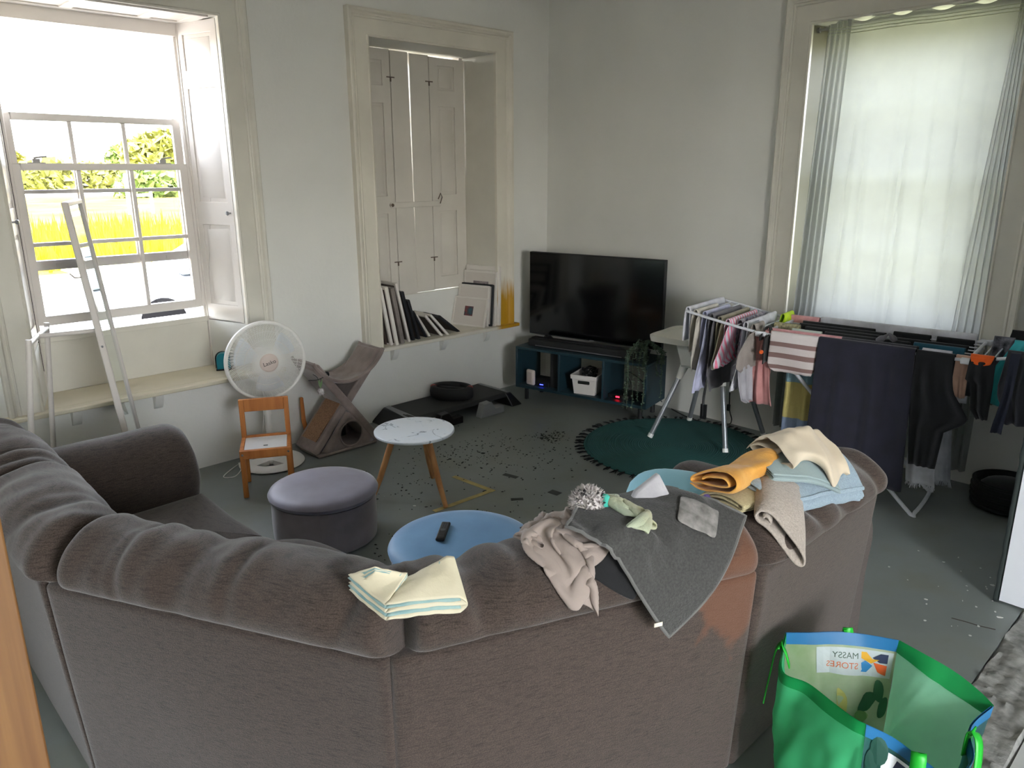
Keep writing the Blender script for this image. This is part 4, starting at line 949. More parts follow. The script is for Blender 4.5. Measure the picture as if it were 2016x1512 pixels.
# ------------------------------------------------------------------ picture frames
whitef = mat('frame_white', (218,212,204), .45); blackf = mat('frame_black', (26,28,32), .45); greyf = mat('frame_grey_wood', (124,116,110), .6, var=.2, vscale=20); brownf = mat('frame_brown', (96,78,66), .6, var=.2, vscale=20)
matw = mat('mount_white', (206,198,190), .7); backm = mat('frame_back', (70,60,52), .8)
def pic_frame(name, label, bl, bd, up, wdt, hgt, th, m, bar=.018, art=None, group=None, face=None):
    """frame standing on bl; bd = unit vector along the bottom edge, up = unit vector up the frame; face = visible side normal"""
    bd, up = Vector(bd).normalized(), Vector(up).normalized(); nn = bd.cross(up).normalized()
    if face is not None and nn.dot(Vector(face)) < 0: nn = -nn
    root = thing(name, label, 'picture frame', bl, group=group)
    M_ = Matrix((bd, nn, up)).transposed().to_4x4()     # local x along bottom, y out of the picture, z up
    b = B().box(0, bar, -th, 0, 0, hgt).box(wdt-bar, wdt, -th, 0, 0, hgt).box(bar, wdt-bar, -th, 0, 0, bar).box(bar, wdt-bar, -th, 0, hgt-bar, hgt)
    obj('moulding', b.xf(M_), m, root, bevel=.0025)
    obj('backing', B().box(bar*.5, wdt-bar*.5, -th+.001, -th+.004, bar*.5, hgt-bar*.5).xf(M_), backm, root, smooth=False)
    mt_ = obj('mount', B().box(bar, wdt-bar, -.012, -.009, bar, hgt-bar).xf(M_), matw, root, smooth=False)
    if art:
        x0, x1, z0, z1, am = art; obj('picture', B().box(x0, x1, -.009, -.0085, z0, z1).xf(M_), am, root, smooth=False)
    return root
left_specs = [  # bottom (x,y), top y, top z, thickness, colour, depth, label
 (.018, -1.660, -1.735, .995, .024, whitef, 'white picture frame standing leftmost in the leaning row of frames'),
 (.042, -1.626, -1.700, .997, .026, whitef, 'second white frame from the left in the leaning row of frames'),
 (.024, -1.560, -1.633, .985, .034, greyf, 'grey wood frame in the leaning row of frames'),
 (.012, -1.497, -1.598, 1.013, .020, whitef, 'tall white frame just right of the grey wood frame'),
 (-.008, -1.440, -1.526, .940, .024, blackf, 'tall black frame right of the tall white frame'),
 (-.008, -1.388, -1.476, .872, .022, blackf, 'black frame with grey edge in the middle of the leaning row'),
 (-.028, -1.305, -1.424, .779, .016, blackf, 'short thin black frame before the sloping white ones'),
 (-.040, -1.264, -1.388, .749, .018, whitef, 'short white frame, first of the sloping white ones'),
 (.014, -1.182, -1.345, .747, .018, whitef, 'second sloping white frame in the leaning row'),
 (.018, -1.124, -1.298, .745, .018, whitef, 'third sloping white frame, next to the last black one'),
 (-.014, -.985, -1.185, .715, .020, blackf, 'black frame lying lowest at the right end of the leaning row')]
for i, (x, yb, yt, zt, th, m, lab) in enumerate(left_specs):
    upv = Vector((0, yt-yb, zt-.56)); hgt = upv.length; wd = .27 if i < 6 else .22
    pic_frame('picture_frame', lab, (x, yb, .5605), (-1, 0, 0), upv, min(wd, x+.30), hgt, th, m, face=(0, 1, .3), group='frames in the leaning row')
pic_frame('picture_frame', 'large brown frame standing at the back left behind the white frames', (-.03, -1.672, .5605), (-1, 0, 0), (0, -.055, .50), .26, .50, .02, brownf, face=(0, 1, .2), group='frames in the leaning row')
def art_mat(name, cols):
    m = bpy.data.materials.new(name); m.use_nodes = True; n = m.node_tree; b = n.nodes['Principled BSDF']; tc = n.nodes.new('ShaderNodeTexCoord'); t = n.nodes.new('ShaderNodeTexNoise'); t.inputs['Scale'].default_value = 14
    r = n.nodes.new('ShaderNodeValToRGB'); e = r.color_ramp.elements; e[0].position = .3; e[0].color = srgb(*cols[0]); e[1].position = .7; e[1].color = srgb(*cols[-1])
    for k, c in enumerate(cols[1:-1]): q = e.new(.42+.16*k); q.color = srgb(*c)
    n.links.new(tc.outputs['Object'], t.inputs['Vector']); n.links.new(t.outputs['Fac'], r.inputs[0]); n.links.new(r.outputs[0], b.inputs['Base Color']); b.inputs['Roughness'].default_value = .5; return m
bdv = Vector((.325, .081, 0)).normalized()
pic_frame('picture_frame', 'white frame with a small blue and red print, front of the right group', (-.31, -.843, .5605), bdv, (.0, .055, .231), .335, .24, .022, whitef, .014, (.115, .20, .085, .165, art_mat('print_blue_red', [(50,92,104), (60,70,78), (150,60,56), (60,104,112)])), face=(.3, -1, 0), group='frames of the right group')
pic_frame('picture_frame', 'plain white frame right behind the small blue and red print', (-.30, -.782, .5605), bdv, (0, .03, .325), .31, .33, .020, whitef, .014, face=(.3, -1, 0), group='frames of the right group')
pic_frame('picture_frame', 'black frame second from the back in the right group of frames', (-.29, -.751, .5605), bdv, (0, .025, .335), .315, .34, .018, blackf, .014, face=(.3, -1, 0), group='frames of the right group')
pic_frame('picture_frame', 'tall white frame with a mauve print behind the black frame', (-.285, -.721, .5605), bdv, (0, .02, .44), .325, .445, .018, whitef, .016, (.09, .24, .26, .36, art_mat('print_mauve', [(120,104,112), (150,140,140), (84,70,78)])), face=(.3, -1, 0), group='frames of the right group')
pic_frame('picture_frame', 'tallest white moulded frame at the back of the right group', (-.285, -.688, .5605), bdv, (0, .010, .48), .335, .485, .024, whitef, .035, face=(.3, -1, 0), group='frames of the right group')
# ------------------------------------------------------------------ standing mirror with clothes rail
mr = thing('standing_mirror', 'tall narrow white framed mirror leaning on its stand by the window', 'mirror', (.55, -3.80, 0))
MO = Vector((.55, -3.80, 0))
mw = mat('mirror_white', (196,190,184), .45); mg = mat('mirror_glass', (214,224,220), .03, metal=1)
ax = Vector((.43, -.173, 0)).normalized(); nh = Vector((-ax.y, ax.x, 0))   # nh points to +y, front
def mp_(a, z, o=0):  # a along width from far rail, z height
    base = Vector((.222, -3.68, 0))+nh*(.16*(1-z/1.67)); return base+ax*a+Vector((0, 0, z))+nh*o-MO
W_ = .463
def bar3(b, p, q, wv, nv): 
    c = [wv*.5+nv*.5, wv*-.5+nv*.5, wv*-.5+nv*-.5, wv*.5+nv*-.5]; b.hexa([p+x for x in c], [q+x for x in c]); return b
b = B(); wv = ax*.022; nv = nh*.03
bar3(b, mp_(0, .0), mp_(0, 1.67), wv, nv); bar3(b, mp_(W_, .0), mp_(W_, 1.67), wv, nv); bar3(b, mp_(0, 1.66), mp_(W_, 1.66), Vector((0, 0, .022)), nv); bar3(b, mp_(0, .12), mp_(W_, .12), Vector((0, 0, .022)), nv)
obj('frame', b, mw, mr, bevel=.005)
b = B(); g = [mp_(.012, .13, .004), mp_(W_-.012, .13, .004), mp_(W_-.012, 1.65, .004), mp_(.012, 1.65, .004)]; b.hexa(g, [p-nh*.006 for p in g]); obj('glass', b, mg, mr, smooth=False)
for p, q in (((.75, -4.245, 0), (.75, -4.105, 1.09)), ((.30, -4.035, 0), (.30, -3.928, 1.08))):
    obj('stand_leg', B().tube([Vector(p)-MO, Vector(q)-MO], .0125, 12), mw, mr)
P1, P2 = Vector((.75, -4.107, 1.07))-MO, Vector((.30, -3.93, 1.055))-MO
obj('stand_rail', B().tube([P1, P2], .0115, 12), mw, mr)
obj('hanging_rail', B().tube([P1.lerp(P2, .45), mp_(W_*.9, 1.07, -.015)], .0105, 12), mw, mr)
obj('hook', B().tube([mp_(W_, 1.33, -.016), mp_(W_, 1.33, -.04), mp_(W_, 1.35, -.055)], .004, 6), mw, mr)
obj('screw', B().ball(mp_(W_+.012, 1.0, -.0), .006, 8), steel, mr)
# pine stud at the viewer's left
st_m = mat('stud_pine', (122,86,44), .55, vscale=2, col2=(96,60,24), stretch=(22, 22, .8))
tag(obj('timber_stud', B().box(3.405, 3.50, -4.80, -4.705, .0, 3.2), st_m, bevel=.003), 'upright bare pine stud at the near left edge of the view', 'timber')
# ------------------------------------------------------------------ curtain
curm = mat('curtain_cloth', (158,160,156), .9, var=.03, vscale=8, trans=.40, bump=.1, bscale=250)
n = curm.node_tree
rod = thing('curtain_rod', 'thin curtain rod fixed across the top of the right window recess', 'curtain rod', (2.81, .045, 2.625))
obj('rod', B().tube([(-.56, 0, 0), (.56, 0, 0)], .009, 12), steel, rod)
for s in (-1, 1): obj('end_cap', B().tube([(s*.56, 0, 0), (s*.575, 0, 0)], .016, 12), steel, rod)
creases = [(.30, .22, .010), (.46, -.05, .014), (.50, .10, .008), (.63, .02, .009), (.75, .06, .008), (.86, -.02, .010), (.22, .05, .008)]
def curtain(u, v):
    # v 0 top .. 1 bottom; cloth is bunched at both sides
    z = lerp(2.652, .11, v)
    uu = u; g = .16
    if u < .30: s = lerp(0, .13, u/.30)
    elif u > .72: s = lerp(.95-.15*min(1, v*1.2), 1, (u-.72)/.28)
    else: s = lerp(.13, .95-.15*min(1, v*1.2), (u-.30)/.42)
    L = lerp(2.315, 2.25, min(1, v/.8)); Rr = interp([(0, 3.375), (.35, 3.40), (.8, 3.455), (1, 3.45)], v)
    x = lerp(L, Rr, s)
    base = .035 if z > .9 else lerp(.035, -.095, min(1, (.9-z)/.36))
    a = .018 if (u < .30 or u > .72) else .006
    fr = 2*PI*((4*u/.30) if u < .30 else (2.2*(u-.3)/.42 if u <= .72 else 5*(u-.72)/.28))
    y = base-.018+a*math.sin(fr+1.2*math.sin(v*2.1+u*5))*(.45+.55*min(1, v*2.2))
    for (c, k, w) in creases:
        q = (s-c-k*(v-.3)*.35)/w*1.0; y -= .016*math.exp(-q*q*.45)*min(1, max(0, v-.04)*3)
    # pinch pleats along the heading
    hp = math.sin(2*PI*u*4.5+.4); y -= .014*max(0, hp)**6*max(0, 1-v/.06)
    y -= .010*math.sin(2*PI*s*3+v*3)*v
    return (x, y+.004*nz(s*14, v*3, 1), z+.004*nz(u*8, v, 2)-(.012*math.cos(2*PI*s*5) if v < .001 else 0))
cb_ = B().grid(curtain, 150, 60)
cur = obj('curtain', cb_, curm); tag(cur, 'pale green translucent curtain covering the right window', 'curtain')
b = B()
for dz in (.035, .052, .068):
    b.tube([Vector(curtain(i/120, dz/2.54*1.0))+Vector((0, -.0015, 0)) for i in range(121)], .0022, 4)
obj('heading_tape', b, mat('heading_tape', (176,180,160), .9), cur)
# ------------------------------------------------------------------ drying rack (local x along the rails, y towards the window)
RA = math.radians(6.6); RO = Vector((2.50, -.845, 0)); RM = Matrix.Translation(RO) @ Matrix.Rotation(RA, 4, 'Z')
rackm = mat('rack_white', (204,206,212), .35)
rk = thing('drying_rack', 'white folding clothes drying rack with raised wings before the curtain', 'drying rack', RO, RA)
ZR = .895
for y in (0, .51): obj('main_rail', B().tube([(0, y, ZR), (1.04, y, ZR)], .0085, 12), rackm, rk)
for x in (0, 1.04): obj('end_rail', B().tube([(x, 0, ZR), (x, .51, ZR)], .0085, 12), rackm, rk)
for y in (.085, .17, .255, .34, .425): obj('rod', B().tube([(0, y, ZR), (1.04, y, ZR)], .0035, 8), rackm, rk)
def wz(X): return ZR+(.075*min(1, -X/.45) if X < 0 else .105*(X-1.04)/.45)
for x0, s in ((0, -1), (1.04, 1)):
    e = x0+s*.47; ze = wz(e); b = B()
    b.tube(cat_rom([(x0-s*.02, -.012, ZR), (x0+s*.2, -.012, wz(x0+s*.2)), (e-s*.03, -.012, wz(e)), (e, .02, ze), (e, .25, ze), (e, .49, ze), (e-s*.03, .522, wz(e)), (x0+s*.2, .522, wz(x0+s*.2)), (x0-s*.02, .522, ZR)], 6), .008, 10)
    wg = obj('wing', b, rackm, rk)
    for k in range(1, 9):
        x = x0+s*.0522*k; obj('wing_rod', B().tube([(x, -.012, wz(x)), (x, .522, wz(x))], .0035, 8), rackm, wg)
    for y in (-.012, .522): obj('joint', B().box(x0-.03, x0+.03, y-.014, y+.014, ZR-.016, ZR+.014), rackm, rk, bevel=.006)
def uleg(xt, xb, ya, yb):
    return B().tube(cat_rom([(xt, ya, .88), (lerp(xt, xb, .5), ya, .44), (lerp(xt, xb, .97), ya, .03), (xb+.012*(1 if xb > xt else -1), ya+.03, .0105), (xb+.012*(1 if xb > xt else -1), yb-.03, .0105), (lerp(xt, xb, .97), yb, .03), (lerp(xt, xb, .5), yb, .44), (xt, yb, .88)], 6), .0105, 12)
obj('leg_frame', uleg(.0, .885, .05, .465), rackm, rk); obj('leg_frame', uleg(1.04, .165, .07, .45), rackm, rk)
def mix_bands(name, bands, rough=.9, noise_s=80):
    """cloth colours in bands by height of the hanging cloth (object z), a woven stripe"""
    m = mat(name, (200,200,200), rough, bump=.5, bscale=220); n = m.node_tree; b = n.nodes['Principled BSDF']; tc = n.nodes.new('ShaderNodeTexCoord'); sp = n.nodes.new('ShaderNodeSeparateXYZ'); mr_ = n.nodes.new('ShaderNodeMapRange'); mr_.inputs['From Min'].default_value = -.8; mr_.inputs['From Max'].default_value = 0
    r = n.nodes.new('ShaderNodeValToRGB'); r.color_ramp.interpolation = 'CONSTANT'; e = r.color_ramp.elements
    n.links.new(tc.outputs['Object'], sp.inputs[0]); n.links.new(sp.outputs['Z'], mr_.inputs['Value']); n.links.new(mr_.outputs[0], r.inputs[0]); n.links.new(r.outputs[0], b.inputs['Base Color'])
    e[0].position = 0; e[0].color = srgb(*bands[0][1])
    e[1].position = max(.001, (bands[1][0]+.8)/.8); e[1].color = srgb(*bands[1][1])
    for z, c in bands[2:]: q = e.new((z+.8)/.8); q.color = srgb(*c)
    return m
def cloth(name, col, dark=None, vs=12, bump=.25, bs=120, trans=0, **k): return mat('cloth_'+name, col, .92, vscale=vs, col2=dark or tuple(int(c*.86) for c in col), bump=bump, bscale=bs, sheen=.2, trans=trans, **k)
def hang(name, label, cat, m, axis, pos, edges, back=.22, nf=4, amp=.008, thick=.0025, seed=0, group='laundry on the drying rack', ztop=None, fringe=0, skew=0, parent=None, nu=34, r0=.012):
    """cloth hung over a rail of the rack; edges = [(z, lo, hi)] from the rail down the visible side"""
    zt = edges[0][0] if ztop is None else ztop
    zt = max(zt, (ZR if axis == 'X' else wz(pos))+.006) if parent is None else zt
    zs = [e[0] for e in edges]; lo = lambda z: interp([(-e[0], e[1]) for e in edges], -z); hi = lambda z: interp([(-e[0], e[2]) for e in edges], -z)
    zb = zs[-1]; L = zt-zb; nd = max(14, int(L/.022)); nb = max(4, int(back/.03)); nr = 5
    def off(u, d):  # fold displacement grows with the drop
        g = min(1, d/.12)
        return amp*g*(math.sin(2*PI*nf*u+seed+.8*math.sin(d*6+seed))+.5*math.sin(2*PI*nf*1.7*u+seed*2+d*3))+.5*amp*nz(u*4+seed, d*6, seed)
    rows = []
    for j in range(nb): d = back*(1-j/nb); rows.append(('b', d))
    for j in range(nr+1): rows.append(('r', PI*j/nr))
    for j in range(1, nd+1): rows.append(('f', L*j/nd))
    vs = []
    for kind, q in rows:
        for i in range(nu+1):
            u = i/nu
            if kind == 'f': z = zt-q; a = lerp(lo(z), hi(z), u); o = r0+.004+off(u, q)+.006*min(1, q/.2); zz = z+(.006*nz(u*6, seed, 3) if q > L*.97 else 0)
            elif kind == 'b': z = zt-q; a = lerp(lo(zt), hi(zt), u); o = -(r0+.003+.004*(1+math.sin(2*PI*nf*u+seed+1)) *min(1, q/.1)); zz = z
            else: a = lerp(lo(zt), hi(zt), u); o = -r0*math.cos(q); zz = zt+r0*math.sin(q)
            if axis == 'Y' and zt-zz < .03 and parent is None: a = max(a, .004)
            a += skew*max(0, (zt-zz)); vs.append((a, pos-o, zz) if axis == 'X' else (pos+o, a, zz))
    fs = [(j*(nu+1)+i, j*(nu+1)+i+1, (j+1)*(nu+1)+i+1, (j+1)*(nu+1)+i) for j in range(len(rows)-1) for i in range(nu)]
    am = (lo(zt)+hi(zt))/2; org = Vector((am, pos, zt) if axis == 'X' else (pos, am, zt))
    b = B().add([Vector(v)-org for v in vs], fs)
    o = obj(name, b, m, solid=thick)
    if fringe:
        R = random.Random(seed); f = B(); z = zb
        for k in range(46):
            u = R.random(); a = lerp(lo(z), hi(z), u); l = R.uniform(.5, 1)*fringe; oo = r0+.010+off(u, L); p = Vector((a, pos-oo, z) if axis == 'X' else (pos+oo, a, z))-org; q = p+Vector((R.uniform(-.008, .008), R.uniform(-.004, .004), -l)); f.tube([p+Vector((0, 0, .004)), q], [.0022, .0014], 4)
        obj('fringe', f, m, o)
    if parent is None:
        o.matrix_world = RM @ Matrix.Translation(org); tag(o, label, cat, group)
    else:
        o.parent = parent; o.location = org-Vector(parent['org'])
    o['org'] = tuple(org)
    return o
navy = cloth('navy', (24,24,40), (17,17,29), bump=.15); blk = cloth('black', (17,18,21), (11,12,14)); gry = cloth('grey', (104,102,108)); wht = cloth('white', (212,212,220)); pink = cloth('dusty_pink', (186,134,132), (168,116,114)); pinkl = cloth('pink', (214,158,160), (196,136,140), vs=30)
cream = cloth('cream', (204,198,186)); lav = cloth('lavender', (186,188,214)); khk = cloth('khaki', (150,144,124)); taupe = cloth('taupe', (160,150,144)); lgrey = cloth('light_grey', (172,170,176)); neon = cloth('neon', (196,226,30), (170,200,20)); peach = cloth('peach', (206,168,148)); turq = cloth('turquoise', (62,178,184), (48,156,164)); tealc = cloth('teal', (24,78,98)); orange = cloth('orange', (236,98,30)); charc = cloth('charcoal', (52,52,58))
strip = mix_bands('towel_brown_stripes', [(-.8, (196,186,184)), (-.196, (128,102,98)), (-.172, (198,188,186)), (-.132, (128,102,98)), (-.105, (198,188,186)), (-.068, (128,102,98)), (-.042, (200,192,190))])
patt = mix_bands('towel_blue_yellow', [(-.8, (150,166,196)), (-.52, (222,206,132)), (-.30, (160,196,212)), (-.16, (196,206,196))])
pstr = mat('cloth_pink_stripe', (206,200,208), .9); nn_ = pstr.node_tree; wv = nn_.nodes.new('ShaderNodeTexWave'); wv.inputs['Scale'].default_value = 9; wv.bands_direction = 'Y'; tc = nn_.nodes.new('ShaderNodeTexCoord'); rp = nn_.nodes.new('ShaderNodeValToRGB'); rp.color_ramp.interpolation = 'CONSTANT'; rp.color_ramp.elements[1].position = .6; rp.color_ramp.elements[0].color = srgb(206,204,214); rp.color_ramp.elements[1].color = srgb(222,124,150)
nn_.links.new(tc.outputs['Object'], wv.inputs['Vector']); nn_.links.new(wv.outputs['Fac'], rp.inputs[0]); nn_.links.new(rp.outputs[0], nn_.nodes['Principled BSDF'].inputs['Base Color'])
# front rail
hang('striped_towel', 'beige hand towel with brown stripes hung on the front rail of the rack', 'towel', strip, 'X', 0, [(.905, .060, .325), (.74, .058, .318), (.715, .066, .312), (.70, .085, .308), (.695, .10, .306)], back=.2, nf=1.3, amp=.005, thick=.006, seed=1)
hang('bed_sheet', 'dark navy sheet hanging long over the front rail', 'sheet', navy, 'X', -.002, [(.905, .328, .808), (.6, .322, .822), (.15, .313, .836)], back=.25, r0=.017, nf=3.2, amp=.010, seed=2, nu=60)
hang('black_shirt', 'black shirt hanging next to the navy sheet, sleeve to the right', 'shirt', blk, 'X', 0, [(.902, .812, .985), (.80, .812, .99), (.73, .815, 1.005), (.665, .818, 1.05), (.60, .82, 1.09), (.56, .825, 1.05), (.52, .83, .99), (.40, .84, .98), (.315, .85, .974)], back=.3, r0=.016, nf=2, amp=.007, seed=3)
hang('frayed_towel', 'white towel with frayed hem hanging below the black shirt', 'towel', wht, 'X', .085, [(.90, .82, .955), (.26, .822, .965), (.185, .83, .975)], back=.2, nf=1.5, seed=4, fringe=.03)
hang('fringed_cloth', 'pale striped cloth with a fringe behind the black shirt', 'cloth', cloth('pale_stripe', (176,178,184), (150,152,160)), 'X', .255, [(.90, .90, .985), (.43, .915, .99), (.165, .93, 1.02)], back=.2, nf=1.3, seed=5, fringe=.028)
hang('patterned_towel', 'blue and yellow patterned towel hanging behind the brown striped towel', 'towel', patt, 'X', .17, [(.90, .115, .285), (.6, .115, .275), (.255, .112, .27)], back=.3, nf=1.6, amp=.009, seed=6)
hang('pink_dress', 'dusty pink dress hanging left of the brown striped towel', 'dress', pink, 'X', .02, [(.905, .010, .055), (.86, -.045, .055), (.7, -.055, .06), (.55, -.075, .085), (.48, -.07, .10)], back=.3, nf=2.2, amp=.010, seed=7)
hang('pink_blouse', 'crumpled rose pink blouse bunched on the back left corner of the rack', 'top', pinkl, 'X', .51, [(.918, -.04, .16), (.80, -.05, .14), (.72, -.04, .12)], back=.15, nf=5, amp=.012, seed=8)
hang('pink_lace_cloth', 'long thin pink cloth along the rail behind the striped towel', 'cloth', pinkl, 'X', .085, [(.905, .0, .42), (.85, .02, .40)], back=.1, nf=6, amp=.006, seed=9)
hang('khaki_print_top', 'small khaki printed top beside the neon garment', 'top', cloth('khaki_print', (178,170,130), (110,104,84), vs=60), 'X', .255, [(.91, -.02, .13), (.80, -.02, .12)], back=.2, nf=4, amp=.010, seed=10)
for y, lo_, hi_, zb, m, lab, sd in ((.17, .30, .74, .62, blk, 'black garment on the second rod behind the navy sheet', 11), (.255, .16, .60, .66, blk, 'black garment on the middle rod of the rack', 12), (.34, .10, .58, .70, blk, 'wide black garment on the rod before the back rail', 13), (.425, .09, .50, .70, blk, 'black garment nearest the white sheet on the back rail', 14), (.425, .60, .79, .72, blk, 'short black garment in the middle before the white sheet', 15), (.425, .82, 1.0, .70, blk, 'short black garment at the right before the white sheet', 16), (.255, .62, 1.0, .66, blk, 'black garment right of the crumpled grey sock', 17), (.085, .42, .80, .74, charc, 'charcoal cloth just behind the navy sheet', 18)):
    hang('black_garment' if m is blk else 'charcoal_cloth', lab, 'garment', m, 'X', y, [(.905, lo_, hi_), (zb, lo_+.01, hi_-.01)], back=.18, nf=4, amp=.010, seed=sd)
hang('teal_garment', 'dark teal blue garment among the black ones on the rack', 'garment', tealc, 'X', .17, [(.908, .76, 1.0), (.70, .77, .98)], back=.2, nf=3, amp=.008, seed=19)
hang('white_sheet', 'white sheet folded over the back rail below the curtain', 'sheet', wht, 'X', .512, [(.918, .17, 1.0), (.872, .17, 1.0), (.55, .18, 1.0)], back=.3, r0=.017, nf=2, amp=.004, thick=.005, seed=20, nu=50)
b = B(); R = random.Random(3)
gp_ = cat_rom([(.58, .16, .905), (.61, .15, .925), (.635, .155, .948), (.655, .16, .93), (.67, .17, .912)], 5); b.tube(gp_, [.012+.006*math.sin(i*.5) for i in range(len(gp_))], 10)
o = obj('grey_sock', b, gry); o.matrix_world = RM; tag(o, 'crumpled grey sock lying on the rods behind the navy sheet', 'sock', 'laundry on the drying rack')
# right end
o = hang('peach_top', 'peach coloured top hanging right of the black shirt', 'top', peach, 'X', .03, [(.895, .985, 1.05), (.80, .985, 1.048), (.70, 1.0, 1.05)], back=.2, nf=1.5, amp=.005, seed=21)
o = hang('black_orange_shorts', 'black shorts with an orange waistband on the front right arm', 'shorts', blk, 'X', -.014, [(.918, 1.052, 1.158), (.80, 1.045, 1.165), (.79, 1.07, 1.165), (.66, 1.09, 1.165), (.62, 1.12, 1.165)], back=.2, nf=1.4, amp=.007, seed=22)
hang('waistband', '', '', orange, 'X', -.014, [(.923, 1.052, 1.150), (.895, 1.06, 1.14), (.885, 1.085, 1.11)], back=.03, nf=2, amp=.004, thick=.003, seed=23, parent=o)
hang('grey_printed_cloth', 'grey and black printed cloth on the back of the right wing', 'cloth', cloth('grey_print', (120,118,126), (40,40,46), vs=40), 'X', .30, [(.965, 1.10, 1.19), (.85, 1.09, 1.17), (.62, 1.08, 1.15)], back=.2, nf=3, amp=.012, seed=24)
hang('black_jumper', 'black jumper draped at the back of the right wing', 'top', blk, 'X', .42, [(.985, 1.16, 1.25), (.86, 1.14, 1.24), (.60, 1.11, 1.22)], back=.2, nf=2, amp=.012, seed=25)
tq = hang('turquoise_shirt', 'bright turquoise shirt with a tiny dark emblem on the right wing', 'shirt', turq, 'X', .14, [(.985, 1.205, 1.27), (.93, 1.18, 1.25), (.86, 1.145, 1.245), (.79, 1.12, 1.235), (.70, 1.09, 1.225), (.665, 1.085, 1.225)], back=.3, nf=1.6, amp=.008, seed=26)
obj('emblem', B().tube(cat_rom([(-.028, -.031, -.225), (-.03, -.032, -.2), (-.02, -.032, -.19), (-.012, -.032, -.2), (-.006, -.032, -.19), (.004, -.032, -.192)], 5), .0022, 6), blk, tq)
hang('dark_trousers', 'dark grey trousers hanging at the far right end of the rack', 'trousers', charc, 'X', -.014, [(.962, 1.20, 1.36), (.80, 1.185, 1.36), (.745, 1.19, 1.36), (.70, 1.215, 1.36), (.62, 1.235, 1.36)], back=.3, nf=2, amp=.009, seed=27)
hang('long_sock', 'long dark navy sock hanging below the dark trousers', 'sock', cloth('navy_sock', (34,38,54)), 'X', -.030, [(.955, 1.215, 1.255), (.76, 1.212, 1.25), (.60, 1.19, 1.235), (.57, 1.188, 1.235)], back=.08, nf=.7, amp=.004, seed=28)
# left wing
hang('white_muslin', 'white muslin towel over the outermost rod of the left wing', 'towel', wht, 'Y', -.47, [(.985, .0, .50), (.84, -.0, .5), (.76, .0, .5)], back=.2, nf=2, amp=.004, thick=.006, seed=31)
hang('cream_sleepsuit', 'cream baby sleepsuit on the left wing next to the white muslin', 'sleepsuit', cream, 'Y', -.4176, [(.975, -.01, .30), (.85, -.06, .25), (.70, -.09, .20), (.62, -.07, .12)], back=.25, nf=3, amp=.008, seed=32)
hang('lavender_trousers', 'pale lavender baby trousers hanging lowest on the left wing', 'trousers', lav, 'Y', -.3654, [(.968, .02, .36), (.75, -.06, .20), (.57, -.13, .04), (.505, -.14, .02)], back=.25, nf=2, amp=.007, seed=33)
hang('grey_shirt', 'grey shirt with wide drop behind the lavender trousers', 'shirt', gry, 'Y', -.3132, [(.96, -.0, .42), (.80, -.05, .40), (.62, -.08, .44), (.50, -.02, .44)], back=.3, nf=3, amp=.008, seed=34)
hang('khaki_cardigan', 'khaki baby cardigan in the middle of the left wing', 'cardigan', khk, 'Y', -.261, [(.95, -.005, .42), (.80, -.07, .32), (.70, -.12, .20), (.66, -.10, .02)], back=.22, nf=4, amp=.007, seed=35)
hang('pink_striped_top', 'white and pink striped baby top on the left wing', 'top', pstr, 'Y', -.2088, [(.942, -.005, .42), (.82, -.10, .34), (.72, -.19, .20), (.69, -.17, -.02)], back=.22, nf=3, amp=.007, seed=36)
hang('navy_print_top', 'small navy printed top behind the pink striped one', 'top', cloth('navy_print', (60,60,90), (190,180,190), vs=34), 'Y', -.1566, [(.935, .06, .42), (.70, .0, .32), (.65, .02, .28)], back=.2, nf=3, amp=.007, seed=37)
hang('white_pleated_cloth', 'white pleated cloth over the rod nearest the rack body', 'cloth', wht, 'Y', -.1044, [(.935, .015, .47), (.86, -.02, .44), (.75, -.10, .30), (.60, -.20, .10), (.575, -.20, -.02)], back=.2, nf=9, amp=.006, seed=38)
hat = hang('sun_hat', 'taupe baby sun hat with straps hanging off the left wing front', 'sun hat', taupe, 'Y', -.0522, [(.93, -.02, .14), (.88, -.13, .13), (.81, -.25, .10), (.735, -.27, .09), (.70, -.20, .08)], back=.1, nf=1.3, amp=.006, seed=39)
hang('neck_flap', '', '', lgrey, 'Y', -.05, [(.735, -.22, .07), (.62, -.20, .08), (.52, -.16, .06), (.49, -.08, .03)], back=.0, nf=3, amp=.007, seed=40, parent=hat)
obj('strap', B().tube(cat_rom([Vector((0, -.12, -.40)), Vector((.01, -.05, -.425)), Vector((.01, .03, -.43)), Vector((.015, .06, -.38)), Vector((.015, .065, -.45))], 6), .006, 6), lgrey, hat)
bo = hang('black_bootie', 'small black sock with an orange toe hanging by the wing joint', 'sock', blk, 'Y', .03, [(.925, -.06, .04), (.84, -.09, .03), (.74, -.09, .015)], back=.06, nf=.8, amp=.004, thick=.006, seed=41)
obj('orange_toe', B().ball((.014, -.085, -.115), .017, 12, (.7, 1.3, .7)), orange, bo)
hang('neon_garment', 'neon yellow green garment at the back of the left wing', 'garment', neon, 'Y', -.03, [(.935, .40, .56), (.90, .36, .55), (.84, .35, .50), (.80, .36, .46)], back=.1, nf=2.5, amp=.014, seed=42)
